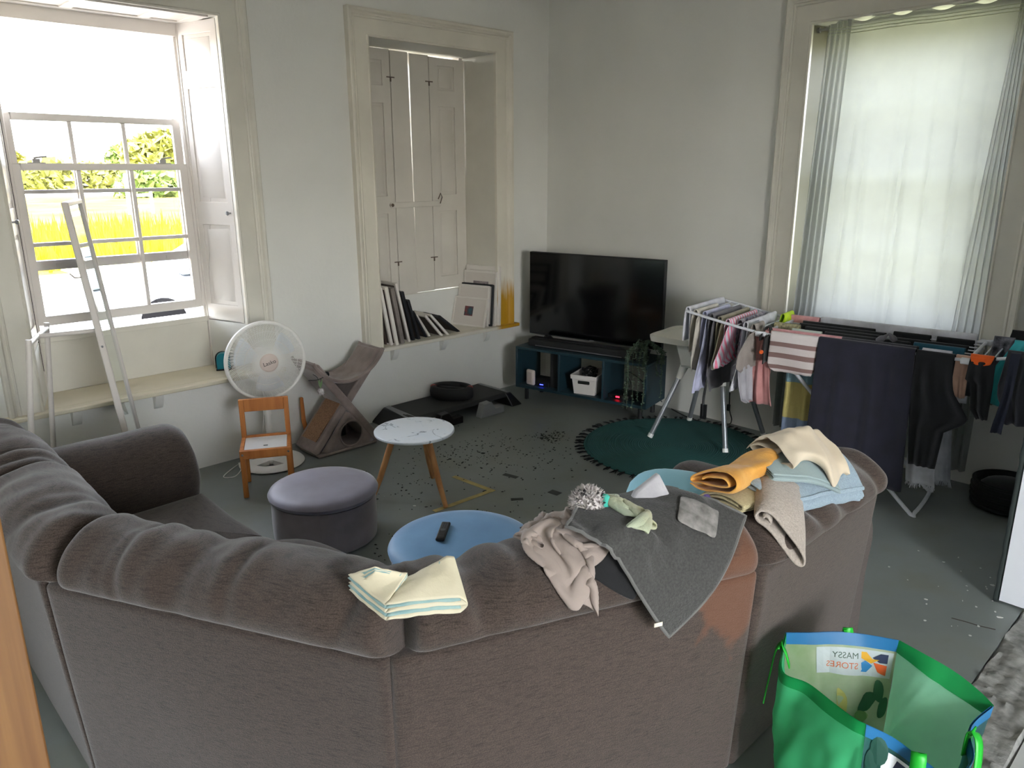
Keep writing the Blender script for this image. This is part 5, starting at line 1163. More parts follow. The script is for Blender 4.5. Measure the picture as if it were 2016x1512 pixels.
# ------------------------------------------------------------------ cloth settling over the sofa back
KN = np.array([[K[i].x, K[i].y] for i in range(5)]); SEG = [(1, 2), (2, 3), (3, 4)]
NN = []; 
for a, b in SEG:
    d = KN[b]-KN[a]; d = d/np.hypot(*d); NN.append(np.array([d[1], -d[0]]))
GX0, GY0, GS = 2.9, -4.4, .012
HM = np.zeros((90, 190))-1
def out_dist(P):
    o = np.full(len(P), -9.0); nv = np.zeros((len(P), 2))
    for (a, b), n in zip(SEG, NN):
        oi = (P[:, :2]-KN[a]) @ n; m = oi > o; o[m] = oi[m]; nv[m] = n
    return o, nv
def collide(P, th):
    o, nv = out_dist(P); z = P[:, 2].copy(); hit = np.zeros(len(P), bool)
    ea, eb = .180+th, .188+th; dx = (o+.125)/ea; dz = (z-.715)/eb; q = dx*dx+dz*dz; m = (q < 1) & (z > .70)
    if m.any():
        s = 1/np.sqrt(np.maximum(q[m], 1e-6)); o2 = -.125+(o[m]+.125)*s; z2 = .715+(z[m]-.715)*s
        P[m, :2] += nv[m]*(o2-o[m])[:, None]; P[m, 2] = z2; hit |= m
    o, nv = out_dist(P); m = (P[:, 2] <= .72) & (o > -.125) & (o < .052+th); P[m, :2] += nv[m]*(.052+th-o[m])[:, None]; hit |= m
    m = (P[:, 2] <= .72) & (o <= -.125) & (o > -.30-th); P[m, :2] += nv[m]*(-.30-th-o[m])[:, None]; hit |= m
    ix = ((P[:, 0]-GX0)/GS).astype(int).clip(0, 89); iy = ((P[:, 1]-GY0)/GS).astype(int).clip(0, 189)
    h = HM[ix, iy]+th; m = (h > 0) & (P[:, 2] < h) & (P[:, 2] > h-.09) & (o < .06); P[m, 2] += (h[m]-P[m, 2])*.6; hit |= m
    m = P[:, 2] < .46; P[m, 2] = .46; hit |= m
    return hit
def deposit(P, pad=1):
    o, _ = out_dist(P); P = P[o < .02]
    ix = ((P[:, 0]-GX0)/GS).astype(int).clip(1, 88); iy = ((P[:, 1]-GY0)/GS).astype(int).clip(1, 188)
    for dx in range(-pad, pad+1):
        for dy in range(-pad, pad+1): np.maximum.at(HM, ((ix+dx).clip(0, 89), (iy+dy).clip(0, 189)), P[:, 2])
def settle(P0, rest, steps=140, iters=9, th=.004, fr=.85, g=.0016, pins=None):
    n, m = P0.shape[:2]; X = P0.copy(); Pv = X.copy(); r = rest
    def con(A, Bv, L, w, stretch_only=False):
        d = Bv-A; l = np.sqrt((d*d).sum(-1, keepdims=True))+1e-9; c = (l-L)/l*d*.5*w
        if stretch_only: c = np.where(l > L, c, c*.25)
        A += c; Bv -= c
    for s in range(steps):
        v = (X-Pv)*.94; Pv = X.copy(); X = X+v; X[..., 2] -= g
        for it in range(iters):
            for p in (0, 1):
                con(X[p:n-1:2], X[p+1::2][:len(X[p:n-1:2])], r, 1); con(X[:, p:m-1:2], X[:, p+1::2][:, :X[:, p:m-1:2].shape[1]], r, 1)
                a = X[p:n-1:2]; b = X[p+1::2][:len(a)]; con(a[:, :-1], b[:, 1:], r*1.414, .35); con(a[:, 1:], b[:, :-1], r*1.414, .35)
            for p in range(4):
                if p < n-2: a = X[p:n-2:4]; con(a, X[p+2::4][:len(a)], 2*r, .16)
                if p < m-2: a = X[:, p:m-2:4]; con(a, X[:, p+2::4][:, :a.shape[1]], 2*r, .16)
        f = X.reshape(-1, 3); hit = collide(f, th); X = f.reshape(n, m, 3)
        hm = hit.reshape(n, m); X[..., :2][hm] = Pv[..., :2][hm]+(X[..., :2][hm]-Pv[..., :2][hm])*(1-fr); Pv[hm] = X[hm]
    return X
def draped(name, label, cat, m, c, size, rot, z0, crumple=.7, jit=.05, seed=0, res=.014, th=.004, steps=140, group='laundry heaped on the sofa back', thick=.004, dep=True, tilt=(0, 0), fr=.85):
    R = np.random.RandomState(seed); n, mm = int(size[0]/res)+1, int(size[1]/res)+1
    u, v = np.meshgrid(np.linspace(-.5, .5, n), np.linspace(-.5, .5, mm), indexing='ij')
    x = u*size[0]*crumple; y = v*size[1]*crumple; ca, sa = math.cos(rot), math.sin(rot); P = np.zeros((n, mm, 3))
    P[..., 0] = c[0]+x*ca-y*sa; P[..., 1] = c[1]+x*sa+y*ca
    zz = np.zeros((n, mm))
    for k in range(5): a, b, ph = R.uniform(-9, 9), R.uniform(-9, 9), R.uniform(0, 6); zz += np.sin(u*a*1.2+v*b*1.2+ph)
    P[..., 2] = z0+jit*zz*.45+jit*.2*R.randn(n, mm)*.3+tilt[0]*u+tilt[1]*v
    X = settle(P, res, steps=steps, th=th, fr=fr)
    if dep: deposit(X.reshape(-1, 3))
    org = X.reshape(-1, 3).mean(0); V = X.reshape(-1, 3)-org
    fs = [(i*mm+j, i*mm+j+1, (i+1)*mm+j+1, (i+1)*mm+j) for i in range(n-1) for j in range(mm-1)]
    o = obj(name, B().add(V.tolist(), fs), m, solid=thick, subs=1); o.location = org; tag(o, label, cat, group); return o, X-org
pgrp = 'laundry heaped on the sofa back'
dgt = cloth('dark_grey_terry', (66,66,64), (50,50,49), vs=160, bump=.7, bs=260)
mint = cloth('mint_terry', (158,174,155), (172,166,130), vs=5, bump=.8, bs=180)
draped('black_garment', 'black garment spread under the heap on the sofa back', 'garment', blk, (3.40, -3.36), (.44, .42), .5, 1.02, .62, .06, 3, th=.008)
draped('black_vest', 'black cloth showing between the taupe shirt and the grey towel', 'garment', blk, (3.46, -3.47), (.30, .26), .4, 1.05, .75, .05, 23)
draped('black_leggings', 'black folded piece poking out at the right of the heap', 'garment', blk, (3.45, -3.20), (.30, .15), .4, 1.05, .85, .03, 14)
draped('taupe_shirt', 'taupe crumpled cotton shirt at the left of the heap', 'shirt', cloth('taupe_cotton', (146,133,126), (136,124,117), vs=4), (3.405, -3.545), (.46, .44), .35, 1.06, .50, .15, 5, steps=75)
o, X = draped('grey_towel', 'dark grey terry towel hanging a corner down the sofa back', 'towel', dgt, (3.545, -3.322), (.42, .40), .41, 1.08, .86, .04, 8, th=.022, thick=.007, fr=.9)
ed = [tuple(p) for p in X[:, 0]]+[tuple(p) for p in X[-1, 1:]]+[tuple(p) for p in X[-2::-1, -1]]+[tuple(p) for p in X[0, -2:0:-1]]
obj('hem', B().tube(ed, .0048, 6, closed=True), cloth('hem_grey', (104,104,102)), o)
ic = int(np.argmin(X[..., 2].ravel())); pc = X.reshape(-1, 3)[ic]
low = Vector(pc); nb_ = Vector((NN[1][0], NN[1][1], 0)); al = Vector((-nb_.y, nb_.x, 0))
bt = B(); t0 = low+nb_*.008+Vector((0, 0, .045))-al*.052; bt.hexa([t0, t0+al*.024, t0+al*.024+Vector((0, 0, .011)), t0+Vector((0, 0, .011))], [p+nb_*.0015 for p in (t0, t0+al*.024, t0+al*.024+Vector((0, 0, .011)), t0+Vector((0, 0, .011)))])
obj('care_label', bt, cloth('label_white', (226,218,200)), o)
draped('striped_cloth', 'small grey and white striped cloth at the right edge of the heap', 'cloth', cloth('grey_stripe', (92,90,87), (134,131,128), vs=40), (3.60, -3.215), (.12, .10), .6, 1.03, .8, .02, 9)
draped('mint_washcloth', 'pale mint terry washcloth on top of the heap', 'washcloth', mint, (3.475, -3.375), (.33, .30), .8, 1.16, .56, .13, 11, steps=80, th=.006, thick=.007)
# white folded cloth standing behind the heap
b = B(); q = [(3.43, -3.30, .905), (3.525, -3.20, .91), (3.478, -3.225, 1.005), (3.44, -3.275, .955)]; bk = [(x-.02, y+.012, z-.003) for x, y, z in q]
b.hexa(q, bk); o = obj('folded_cloth', b, cloth('white_fold', (172,170,174)), bevel=.006, subs=0); tag(o, 'white folded cloth with a pointed corner behind the heap', 'cloth', pgrp)
# speckled plush with a turquoise patch
pt = thing('plush_toy', 'speckled fluffy grey plush ball with a turquoise patch in the heap', 'plush toy', (3.40, -3.43, .955))
R = random.Random(6); b = B().ball((0, 0, 0), .046, 20); bd_ = B()
for k in range(1500):
    d = Vector((R.gauss(0, 1), R.gauss(0, 1), R.gauss(0, 1))).normalized(); t1 = d.orthogonal().normalized(); t1 = Matrix.Rotation(R.uniform(0, 6.3), 3, d) @ t1*.0042; t2 = (d+t1*R.uniform(-40, 40)).normalized()
    (bd_ if noise.noise(d*3.4) > .22 and R.random() < .5 else b).add([d*.044-t1, d*.044+t1, d*.044+t2*(R.uniform(.007, .014))], [(0, 1, 2)])
fl = obj('fluff', b, cloth('fluff_grey', (196,190,188)), pt, smooth=False); obj('dark_tufts', bd_, cloth('fluff_dark', (54,52,54)), pt, smooth=False)
obj('turquoise_patch', B().ball((.035, .026, .004), .024, 14, (.8, .9, 1.15)), cloth('fluff_turquoise', (70,196,176)), pt)
# light blue cushion and purple soft toy leg on the seat beyond
b = B().ball((0, 0, 0), 1, 24, (1, 1, 1)); b.v = [(math.copysign(abs(x)**.75, x)*.19, math.copysign(abs(y)**.75, y)*.16, z*.085) for x, y, z in b.v]
o = obj('cushion', b.xf(Matrix.Rotation(.5, 4, 'Z') @ Matrix.Rotation(.25, 4, 'X')), cloth('light_blue', (150,200,214), (140,190,206), vs=3)); o.location = (3.08, -2.53, .575); tag(o, 'pale blue smooth cushion on the seat beyond the sofa back', 'cushion')
b = B().tube(cat_rom([(3.44, -2.985, .80), (3.47, -3.0, .845), (3.515, -3.035, .885)], 6), [.010+.004*math.sin(k/3) for k in range(13)], 10).ball((3.515, -3.035, .885), .012, 10)
o = obj('purple_cloth_strip', b, cloth('purple', (104,84,150))); tag(o, 'small purple soft strip sticking out under the yellow cloth', 'cloth strip')
# ------------------------------------------------------------------ folded laundry on the right end of the sofa back
def base_z(x, y):
    P = np.array([[x, y, 0.0]]); o, _ = out_dist(P); o = o[0]; t = (o+.125)/.168
    return .70+.165*math.sqrt(max(.35, 1-t*t))-.25*max(0, abs(t)-.8)
def folded(name, label, cat, m, p0, p1, width, prof, thick=.006, nz_=.004, seed=0, lift=0, sag=1, group='folded laundry on the end of the sofa back', wav=0, droop=0):
    """prof = cross-section polyline (s, h) drawn across the width axis; swept from p0 to p1"""
    p0, p1 = Vector(p0), Vector(p1); ax_ = (p1-p0); L = ax_.length; ax_.normalize(); side = Vector((-ax_.y, ax_.x, 0)).normalized(); pr = cat_rom([(s, h, 0) for s, h in prof], 5); nu = max(16, int(L/.014)); b = B()
    def fn(u, v):
        k = v*(len(pr)-1); i = min(int(k), len(pr)-2); q = pr[i].lerp(pr[i+1], k-i); e = 1+wav*math.sin(u*9+seed+q.y*40)
        p = p0.lerp(p1, u)+side*(q.x*width*e)
        zb = base_z(p.x, p.y)*sag+(1-sag)*p0.z
        d = Vector((nz(p.x*9, p.y*9, seed+q.y*6), nz(p.x*9+7, p.y*9, seed+q.y*6), nz(p.x*11, p.y*11, seed+q.y*8)))*nz_
        d += Vector((0, 0, nz(p.x*30, p.y*30, seed+q.y*30)*nz_*.4))
        return Vector((p.x, p.y, (zb if sag else p.z)+q.y+lift-droop*(2*u-1)**2))+d
    b.grid(fn, nu, len(pr)); c = (p0+p1)/2; c.z = base_z(c.x, c.y)+lift; b.v = [tuple(Vector(v)-c) for v in b.v]
    o = obj(name, b, m, solid=thick, subs=1); o.location = c; tag(o, label, cat, group); return o
ble = cloth('blue_terry', (142,160,172), (128,146,158), vs=150, bump=.8, bs=240); yle = cloth('pale_yellow_terry', (180,170,132), (164,154,118), vs=150, bump=.8, bs=240)
bge = cloth('beige_terry', (162,152,143), (144,135,126), vs=150, bump=.9, bs=220); yel = cloth('yellow_muslin', (206,154,74), (190,134,56), vs=18, bump=.4, bs=90); crm = cloth('cream_satin', (196,184,163), (186,172,150), vs=4, bump=.1); sage = cloth('sage_cotton', (140,156,156), (126,142,144), vs=5)
def spiral(n, h0, w0, gap):
    p = []
    for k in range(n*12):
        a = 2*PI*k/12; r = 1-k/(n*12)*.85; p.append((w0*r*math.cos(a), h0+h0*r*math.sin(a)))
    return p
flat = lambda n, g, w=.5: [pt for k in range(n) for pt in ((([(-w, g*k), (0, g*k+.003), (w*.96, g*k), (w, g*k+g*.5)]) if k % 2 == 0 else ([(w*.96, g*k), (0, g*k+.004), (-w*.96, g*k), (-w, g*k+g*.5)])))]
folded('yellow_towel', 'pale yellow terry towel folded under the blue one', 'towel', yle, (3.545, -3.02, .9), (3.59, -2.72, .9), .16, flat(3, .012), .008, .006, 2, lift=.012)
folded('blue_towel', 'thick pale blue terry towel folded on the sofa end', 'towel', ble, (3.605, -2.94, .9), (3.665, -2.47, .9), .16, flat(4, .014), .009, .007, 3, lift=.016)
folded('beige_towel', 'beige terry towel loosely rolled in front of the blue one', 'towel', bge, (3.728, -2.985, .9), (3.625, -2.83, .9), .135, [(.5, .006), (.1, .001), (-.3, .0), (-.5, .026), (-.4, .052), (.1, .056), (.4, .046), (.54, .022), (.46, .006), (.32, .014), (.22, .028), (.32, .036), (.38, .026)], .009, .007, 4, lift=.014)
folded('sage_sheet', 'sage grey cotton sheet folded flat over the blue towel', 'sheet', sage, (3.57, -2.86, .95), (3.67, -2.62, .95), .15, flat(4, .007), .003, .006, 5, lift=.078)
folded('yellow_muslin', 'mustard yellow muslin cloth folded at the left of the pile', 'cloth', yel, (3.535, -3.045, .95), (3.545, -2.79, .95), .115, [(.5, .02), (.30, .0), (-.3, .0), (-.5, .022), (-.46, .05), (-.1, .058), (.3, .05), (.46, .034), (.34, .018), (-.1, .014), (-.36, .024), (-.2, .040), (.16, .036), (.2, .026)], .006, .016, 6, lift=.048, wav=.18, droop=-.012)
folded('cream_sheet', 'cream satin sheet loosely folded on top of the pile', 'sheet', crm, (3.575, -2.79, 1), (3.665, -2.55, 1), .19, [(.5, .03), (.3, .0), (-.2, .0), (-.5, .02), (-.44, .05), (.0, .060), (.4, .040), (.52, .02), (.3, .025), (-.2, .03)], .003, .034, 8, lift=.100, wav=.22)
# cream cloth folded over the joint of the two middle cushions
b = B(); ba = B()
cw = [cloth('cream_cotton', (200,193,170), (192,184,158), vs=4), cloth('aqua_trim', (110,146,150), (140,166,162), vs=20)]
A_, B_, C_, D_, E_, F_ = [Vector(p) for p in ((3.350, -4.041, .858), (3.452, -3.916, .868), (3.372, -3.885, .955), (3.330, -3.972, .915), (3.225, -4.052, .885), (3.300, -4.030, .955))]
G_ = Vector((3.335, -3.968, .93))
def leafq(P, Q, R_, S, off, bul):
    def fn(u, v):
        p = P.lerp(Q, u).lerp(S.lerp(R_, u), v); n_ = Vector((0, 0, 1))
        return p+n_*(off*(1-.75*v)+bul*math.sin(PI*u)*math.sin(PI*min(1, v*.9+.1))+.003*nz(u*5, v*5, off*90))
    return fn
for k in range(5):
    of = .002+.0095*k; bb = ba if k in (1, 3) else b
    ee = -.003 if k in (1, 3) else 0
    bb.grid(leafq(A_, B_+Vector((.0, -ee, 0)), C_, D_, of, .010), 22, 16); bb.grid(leafq(E_+Vector((ee, 0, 0)), A_, G_, F_, of, -.012), 18, 14)
for k in (0, 2):   # rounded folds at the right end
    f0 = leafq(A_, B_, C_, D_, .002+.0095*k, .010); f1 = leafq(A_, B_, C_, D_, .002+.0095*(4 if k == 0 else k), .010); dr = (B_-A_).normalized()
    b.grid(lambda u, v: f0(1, v).lerp(f1(1, v), u)+dr*(.016*math.sin(PI*u)), 8, 16)
o = obj('folded_cream_cloth', b, cw[0], solid=.003); obj('aqua_lining', ba, cw[1], o, solid=.003); tag(o, 'cream cotton cloth folded over the joint of the sofa back cushions', 'cloth')
# ------------------------------------------------------------------ shopping bag
def bagm(name, col, tr=.45, d=None): return mat('bag_'+name, col, .45, vscale=7, col2=d or tuple(int(c*.93) for c in col), bump=.25, bscale=26, trans=tr)
bag = thing('shopping_bag', 'large green reusable shopping bag standing open behind the sofa', 'bag', (4.0, -2.95, 0)); BO = Vector((4.0, -2.95, 0))
V3 = lambda pts: [Vector(p)-BO for p in pts]
rim_back = cat_rom(V3([(3.745, -2.935, .50), (3.801, -2.882, .503), (3.853, -2.832, .507), (3.906, -2.781, .50), (3.989, -2.739, .50)]), 6)
rim_right = cat_rom(V3([(3.989, -2.739, .50), (4.077, -2.76, .50), (4.145, -2.767, .49), (4.207, -2.788, .48), (4.25, -2.811, .47)]), 6)
rim_front = cat_rom(V3([(4.25, -2.811, .47), (4.228, -2.915, .45), (4.262, -3.000, .43), (4.238, -3.061, .40), (4.181, -3.078, .42), (4.111, -3.09, .45), (4.055, -3.129, .48)]), 6)
rim_left = cat_rom(V3([(4.055, -3.129, .48), (4.024, -3.128, .48), (3.964, -3.109, .48), (3.886, -3.088, .485), (3.81, -3.085, .485), (3.745, -2.935, .50)]), 6)
BASE = [Vector(p)-BO for p in ((3.775, -2.93, .02), (3.99, -2.77, .02), (4.20, -2.88, .02), (4.06, -3.11, .02), (3.80, -3.06, .02))]
def along(pts, u):
    k = u*(len(pts)-1); i = min(int(k), len(pts)-2); return pts[i].lerp(pts[i+1], k-i)
def bpanel(rim, base, inward=0, seed=0):
    c = Vector((0, 0, .2))
    def fn(u, v):
        p = along(rim, u).lerp(along(base, u), v); d = Vector((c.x-p.x, c.y-p.y, 0)); d.normalize()
        return p+d*(inward*math.sin(PI*u)*math.sin(PI*min(1, v*1.15))+.016*nz(u*4+seed, v*4, seed)*math.sin(PI*v)+.006*nz(u*11+seed, v*9, seed)*min(1, v*4))
    return fn
pf_back = bpanel(rim_back, [BASE[0], BASE[1]], .02, 1); pf_right = bpanel(rim_right, [BASE[1], BASE[2]], .13, 2); pf_front = bpanel(rim_front, [BASE[2], BASE[3]], -.01, 3); pf_left = bpanel(rim_left, [BASE[3], BASE[4], BASE[0]], -.02, 4)
gz = bagm('green', (84,214,146), .5); gzl = bagm('green_lit', (164,236,196), .6); rimg = bagm('rim_green', (20,160,84), .25); rimb = bagm('rim_blue', (30,108,160), .2); hgrn = bagm('handle_green', (18,176,40), .1)  # right gusset green made paler to imitate light shining through it
prn = bagm('print_leafy', (190,200,172), .5, (140,168,120)); wh_ = bagm('white', (214,222,226), .5); prd = bagm('print_dark', (30,92,84), .2, (16,58,62))
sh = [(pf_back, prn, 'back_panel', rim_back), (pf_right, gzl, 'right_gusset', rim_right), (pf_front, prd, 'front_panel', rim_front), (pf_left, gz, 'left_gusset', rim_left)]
def offp(fn, o, inward=True):
    def g(u, v):
        p = fn(u, v); du = fn(min(1, u+.01), v)-fn(max(0, u-.01), v); dv = fn(u, min(1, v+.01))-fn(u, max(0, v-.01)); n_ = du.cross(dv).normalized(); c = Vector((-p.x, -p.y, 0)); n_ = n_ if (n_.dot(c) > 0) == inward else -n_
        return p+n_*o
    return g
pobj = {}
for fn, m, nm, rim in sh:
    pobj[nm] = obj(nm, B().grid(fn, 40, 24), m, bag)
    rb = rimb if nm in ('back_panel', 'front_panel') else rimg
    bb = B(); 
    for inn in (True, False): g = offp(fn, .0022, inn); bb.grid(lambda u, v: g(u, v*.075-.004), 40, 4)
    obj('rim_band', bb, rb, pobj[nm])
obj('bottom', B().add([tuple(p) for p in BASE], [tuple(range(5))]), gz, bag)
def on_panel(name, polys, fn, m, parent, o=.0016, inn=True):
    """flat printed shapes given in panel (u, v) mapped on the panel"""
    g = offp(fn, o, inn); b = B()
    for P in polys: b.add([g(u, v) for u, v in P], [tuple(range(len(P)))])
    return obj(name, b, m, parent, smooth=False)
def rect(u0, u1, v0, v1, nu=10, nv=4): return [[(lerp(u0, u1, i/nu), lerp(v0, v1, j/nv)), (lerp(u0, u1, (i+1)/nu), lerp(v0, v1, j/nv)), (lerp(u0, u1, (i+1)/nu), lerp(v0, v1, (j+1)/nv)), (lerp(u0, u1, i/nu), lerp(v0, v1, (j+1)/nv))] for i in range(nu) for j in range(nv)]
bp_ = pobj['back_panel']
on_panel('white_label', rect(.28, .97, .085, .25), pf_back, wh_, bp_, .0022)
for (cu, cv, w, h, ang, mm) in ((.82, .42, .05, .20, .9, 'lf1'), (.90, .34, .04, .16, -.3, 'lf1'), (.74, .55, .06, .22, 1.2, 'lf2'), (.95, .45, .04, .16, .3, 'lf1'), (.42, .55, .12, .14, .2, 'ye'), (.55, .42, .10, .12, .9, 'ye'), (.62, .62, .10, .10, 2, 'ye')):
    P = [(cu+w*math.cos(t)*math.cos(ang)-h*.5*math.sin(t)*math.sin(ang)*(1-.5*math.cos(t)**2), cv+w*math.cos(t)*math.sin(ang)+h*.5*math.sin(t)*math.cos(ang)) for t in [2*PI*k/16 for k in range(16)]]
    on_panel('printed_leaf' if mm != 'ye' else 'printed_fruit', [P], pf_back, {'lf1': bagm('leaf_dark', (70,116,86), .3), 'lf2': bagm('leaf_light', (150,180,120), .45), 'ye': bagm('fruit_yellow', (206,200,120), .5)}[mm], bp_, .0026)
LOGO = {'gold': [(.0, .0), (.22, .0), (.46, .28), (.70, .28), (.42, .5), (.0, .30)], 'navy': [(.46, .22), (.72, 0), (1, 0), (1, .42), (.72, .42)], 'blue': [(0, .92), (0, .52), (.20, .40), (.48, .60), (.26, .92)], 'orange': [(.50, .44), (1, .52), (1, 1), (.70, .92)]}
LC = {'gold': (224,168,40), 'navy': (36,48,78), 'blue': (30,120,176), 'orange': (222,96,44)}
for k, P in LOGO.items():
    on_panel('logo_'+k, [[(lerp(.74, .93, x), lerp(.10, .235, y)) for x, y in P]], pf_back, bagm('logo_'+k, LC[k], .25), bp_, .0030)
def text_on(body, size, fn, u_c, v_c, wu, hv, m, parent, flip, o, inn=True, rot=0):
    """lettering mapped on a panel, wu panel-units wide"""
    cu = bpy.data.curves.new('t', 'FONT'); cu.body = body; cu.size = 1; cu.align_x = 'CENTER'; cu.align_y = 'CENTER'
    t = bpy.data.objects.new('t', cu); C.objects.link(t); dg = bpy.context.evaluated_depsgraph_get(); me = bpy.data.meshes.new_from_object(t.evaluated_get(dg)); bpy.data.objects.remove(t)
    xs = [v.co.x for v in me.vertices]; ys = [v.co.y for v in me.vertices]; W2_ = max(xs)-min(xs); H2 = max(ys)-min(ys); xm, ym = (max(xs)+min(xs))/2, (max(ys)+min(ys))/2; g = offp(fn, o, inn)
    for v in me.vertices:
        a, bq = (v.co.x-xm)/W2_*wu, -(v.co.y-ym)/H2*hv
        v.co = g(u_c+a*flip, v_c+bq)
    me.materials.clear(); me.materials.append(m); q = bpy.data.objects.new('lettering', me); C.objects.link(q); q.parent = parent; return q
# printed on the outside, so it reads reversed from inside the bag
text_on('MASSY', 1, pf_back, .575, .130, .27, .036, bagm('ink_green', (60,84,74), .2), bp_, -1, .0032)
text_on('STORES', 1, pf_back, .545, .190, .33, .036, bagm('ink_orange', (206,104,60), .25), bp_, -1, .0032)
# front panel print
fp_ = pobj['front_panel']
on_panel('white_label', rect(.42, .88, .10, .42), pf_front, bagm('white_solid', (222,226,230), .1), fp_, .0024, False)
FL = {'navy': [(.30, .0), (.62, .02), (.72, .42), (.46, .34), (.16, .40)], 'orange': [(.02, .46), (.40, .44), (.52, .70), (.34, 1), (.04, .96)], 'gold': [(.46, .46), (.80, .40), (1.1, .46), (.92, .62), (.66, .70)], 'blue': [(.60, .78), (.86, .70), (1.0, 1), (.50, 1)]}
for k, P in FL.items():
    on_panel('logo_'+k, [[(lerp(.86, .66, x), lerp(.12, .36, y)) for x, y in P]], pf_front, bagm('logo_'+k, LC[k], .25), fp_, .0030, False)
text_on('MASSY', 1, pf_front, .53, .20, .22, .06, bagm('ink_navy', (30,36,50), .1), fp_, -1, .0032, False)
text_on('STORES', 1, pf_front, .53, .30, .22, .06, bagm('ink_orange', (206,104,60), .25), fp_, -1, .0032, False)
for (cu, cv, ang) in ((.93, .22, .6), (.96, .42, 1.0), (.90, .12, .2), (.97, .6, 1.3)):
    P = [(cu+.05*math.cos(t)*math.cos(ang)-.05*math.sin(t)*math.sin(ang), cv+.09*math.cos(t)*math.sin(ang)+.09*math.sin(t)*math.cos(ang)) for t in [2*PI*k/14 for k in range(14)]]
    on_panel('printed_leaf', [P], pf_front, bagm('leaf_deep', (20,70,58), .1), fp_, .0026, False)
def handle(name, pts, w=.026, nrm_=None):
    P = cat_rom([Vector(p)-BO for p in pts], 6); b = B()
    def fn(u, v):
        p = along(P, u); t = along(P, min(1, u+.02))-along(P, max(0, u-.02)); s = t.cross(Vector(nrm_)).normalized(); return p+s*(w*(v-.5))
    b.grid(fn, 30, 3); return obj(name, b, hgrn, bag, solid=.003)
handle('handle', [(3.880, -2.812, .46), (3.876, -2.808, .497), (3.868, -2.806, .516), (3.860, -2.790, .47), (3.845, -2.795, .36), (3.80, -2.845, .28), (3.745, -2.895, .36), (3.735, -2.905, .46)], nrm_=(.7, -.7, .15))
handle('handle', [(3.790, -2.990, .44), (3.772, -2.995, .49), (3.752, -3.000, .485), (3.748, -3.020, .40), (3.752, -3.05, .33)], nrm_=(-.9, -.4, .1))
handle('handle', [(4.170, -3.070, .38), (4.166, -3.078, .435), (4.172, -3.096, .43), (4.18, -3.105, .34), (4.22, -3.09, .26)], .034, nrm_=(.3, -.9, .1))
handle('handle', [(4.236, -2.955, .40), (4.238, -2.945, .465), (4.262, -2.96, .45), (4.272, -2.99, .36), (4.262, -3.03, .28)], .028, nrm_=(.9, -.3, .1))
# ------------------------------------------------------------------ dark basket in the far corner by the cut wall
bk = thing('basket', 'dark round woven basket on the floor by the cut wall end', 'basket', (3.70, -.21, 0))
bkm = mat('basket_dark', (22,26,25), .9, bump=.9, bscale=90)
obj('wall', B().lathe([(0, .006), (.15, .006), (.165, .02), (.178, .09), (.172, .15), (.165, .16), (.158, .15), (.160, .09), (.15, .03), (0, .03)], seg=40), bkm, bk)
for k in range(5): obj('coil', B().tube([((.168+.010*math.sin(.2+.6*k))*math.cos(2*PI*j/40), (.168+.010*math.sin(.2+.6*k))*math.sin(2*PI*j/40), .025+.031*k) for j in range(40)], .008, 6, closed=True), bkm, bk)
obj('contents', B().ball((0, 0, .115), .14, 18, (1, 1, .35)), cloth('basket_cloth', (30,34,34)), bk)
# ------------------------------------------------------------------ marks and litter on the floor
tape = mat('masking_tape', (168,150,96), .8, var=.2, vscale=14)
def strip_(name, label, cat, pts, w, m, z=.0012, group=None):
    b = B(); P = [Vector((x, y, z)) for x, y in pts]; n_ = len(P); L = []; 
    for i in range(n_):
        t = (P[min(i+1, n_-1)]-P[max(i-1, 0)]).normalized(); s = Vector((-t.y, t.x, 0))*w/2; L += [P[i]-s, P[i]+s]
    b.add(L, [(2*i, 2*i+2, 2*i+3, 2*i+1) for i in range(n_-1)]); o = obj(name, b, m, smooth=False, solid=.0008); tag(o, label, cat, group); return o
strip_('tape_strip', 'yellowed tape strip on the floor, its far arm of the corner shape', 'tape', [(1.221, -2.103), (1.30, -2.098), (1.42, -2.090), (1.56, -2.080)], .034, tape)
strip_('tape_strip', 'yellowed tape strip on the floor running to the table leg', 'tape', [(1.543, -2.095), (1.54, -2.22), (1.535, -2.36), (1.53, -2.50)], .034, tape, .0020)
dm = mat('dark_tile_mark', (56,58,56), .8); lm = mat('pale_line', (128,134,132), .8)
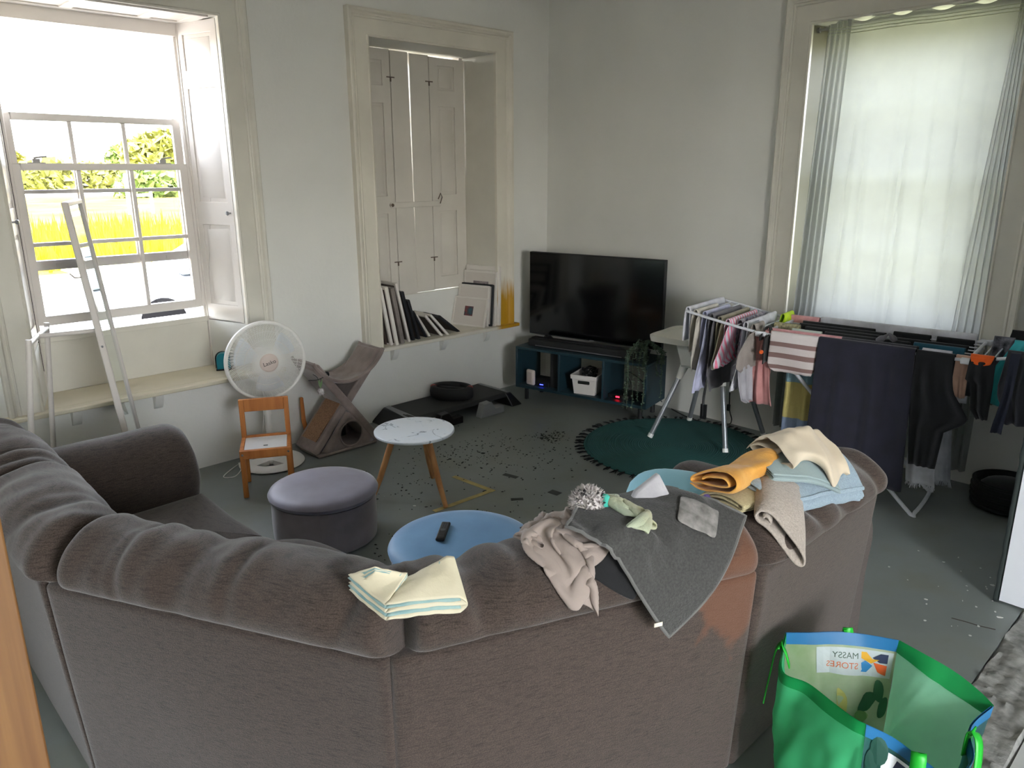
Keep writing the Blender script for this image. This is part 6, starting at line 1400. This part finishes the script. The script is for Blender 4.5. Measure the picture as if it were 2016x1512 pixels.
for x, y, w, h, a, lab in ((1.46, -1.849, .10, .035, .2, 'dark rectangular mark on the floor nearest the tape corner'), (1.821, -1.841, .07, .05, .1, 'dark diamond mark on the floor nearest the round rug'), (1.734, -2.061, .07, .03, .9, 'small dark mark on the floor in front of the blue ottoman')):
    c_, s_ = math.cos(a), math.sin(a); q = [(x+c_*dx*w/2-s_*dy*h/2, y+s_*dx*w/2+c_*dy*h/2) for dx, dy in ((-1, -1), (1, -1), (1, 1), (-1, 1))]
    o = obj('floor_mark', B().hexa([(p, r_, .0005) for p, r_ in q], [(p, r_, .0016) for p, r_ in q]), dm, smooth=False); tag(o, lab, 'floor mark')
strip_('scratch_line', 'thin dark scratch on the floor near the cut wall end', 'scratch', [(3.851, -1.604), (3.90, -1.592), (3.95, -1.585), (4.003, -1.567)], .006, mat('scratch_dark', (66,58,50), .9))
R = random.Random(21)
def litter(name, label, spots, n, m, smin, smax, spread):
    b = B(); 
    for k in range(n):
        cx_, cy_, r = R.choice(spots); x = R.gauss(cx_, r*spread); y = R.gauss(cy_, r*spread)
        if x < .06 or y > -.06 or x > 4.0: continue
        s = R.uniform(smin, smax)*(2 if R.random() < .08 else 1); a0 = R.uniform(0, 6.3); N = 6; st_ = R.uniform(.35, 1); ca, sa = math.cos(a0), math.sin(a0); top = []
        for j in range(N):
            t = 2*PI*j/N; rx = s*R.uniform(.6, 1.2)*math.cos(t); ry = s*st_*R.uniform(.6, 1.2)*math.sin(t); top.append((x+rx*ca-ry*sa, y+rx*sa+ry*ca, .0022))
        b.hexa([(p, q, .0004) for p, q, _ in top], top)
    o = obj(name, b, m, smooth=False); tag(o, label, 'litter', kind='stuff'); return o
spots = [(.889, -1.705, .30), (1.135, -1.165, .16), (.893, -1.972, .25), (1.114, -1.812, .3), (1.2, -2.4, .3), (1.75, -2.95, .25), (1.9, -2.2, .3), (1.405, -1.452, .3), (1.0, -1.5, .25), (1.9, -2.7, .3), (1.3, -1.8, .4), (1.15, -1.15, .1)]
litter('floor_litter', 'dark crumbs and torn scraps scattered over the grey floor', spots, 620, mat('litter_dark', (36,38,36), .95), .0025, .008, .5)
litter('floor_chips', 'white paint chips scattered on the floor by the cut wall', [(3.90, -1.30, .12), (3.83, -1.17, .15), (3.85, -1.48, .2), (3.6, -1.2, .3), (1.25, -2.5, .1)], 46, mat('chip_white', (196,196,192), .8), .002, .008, .8)
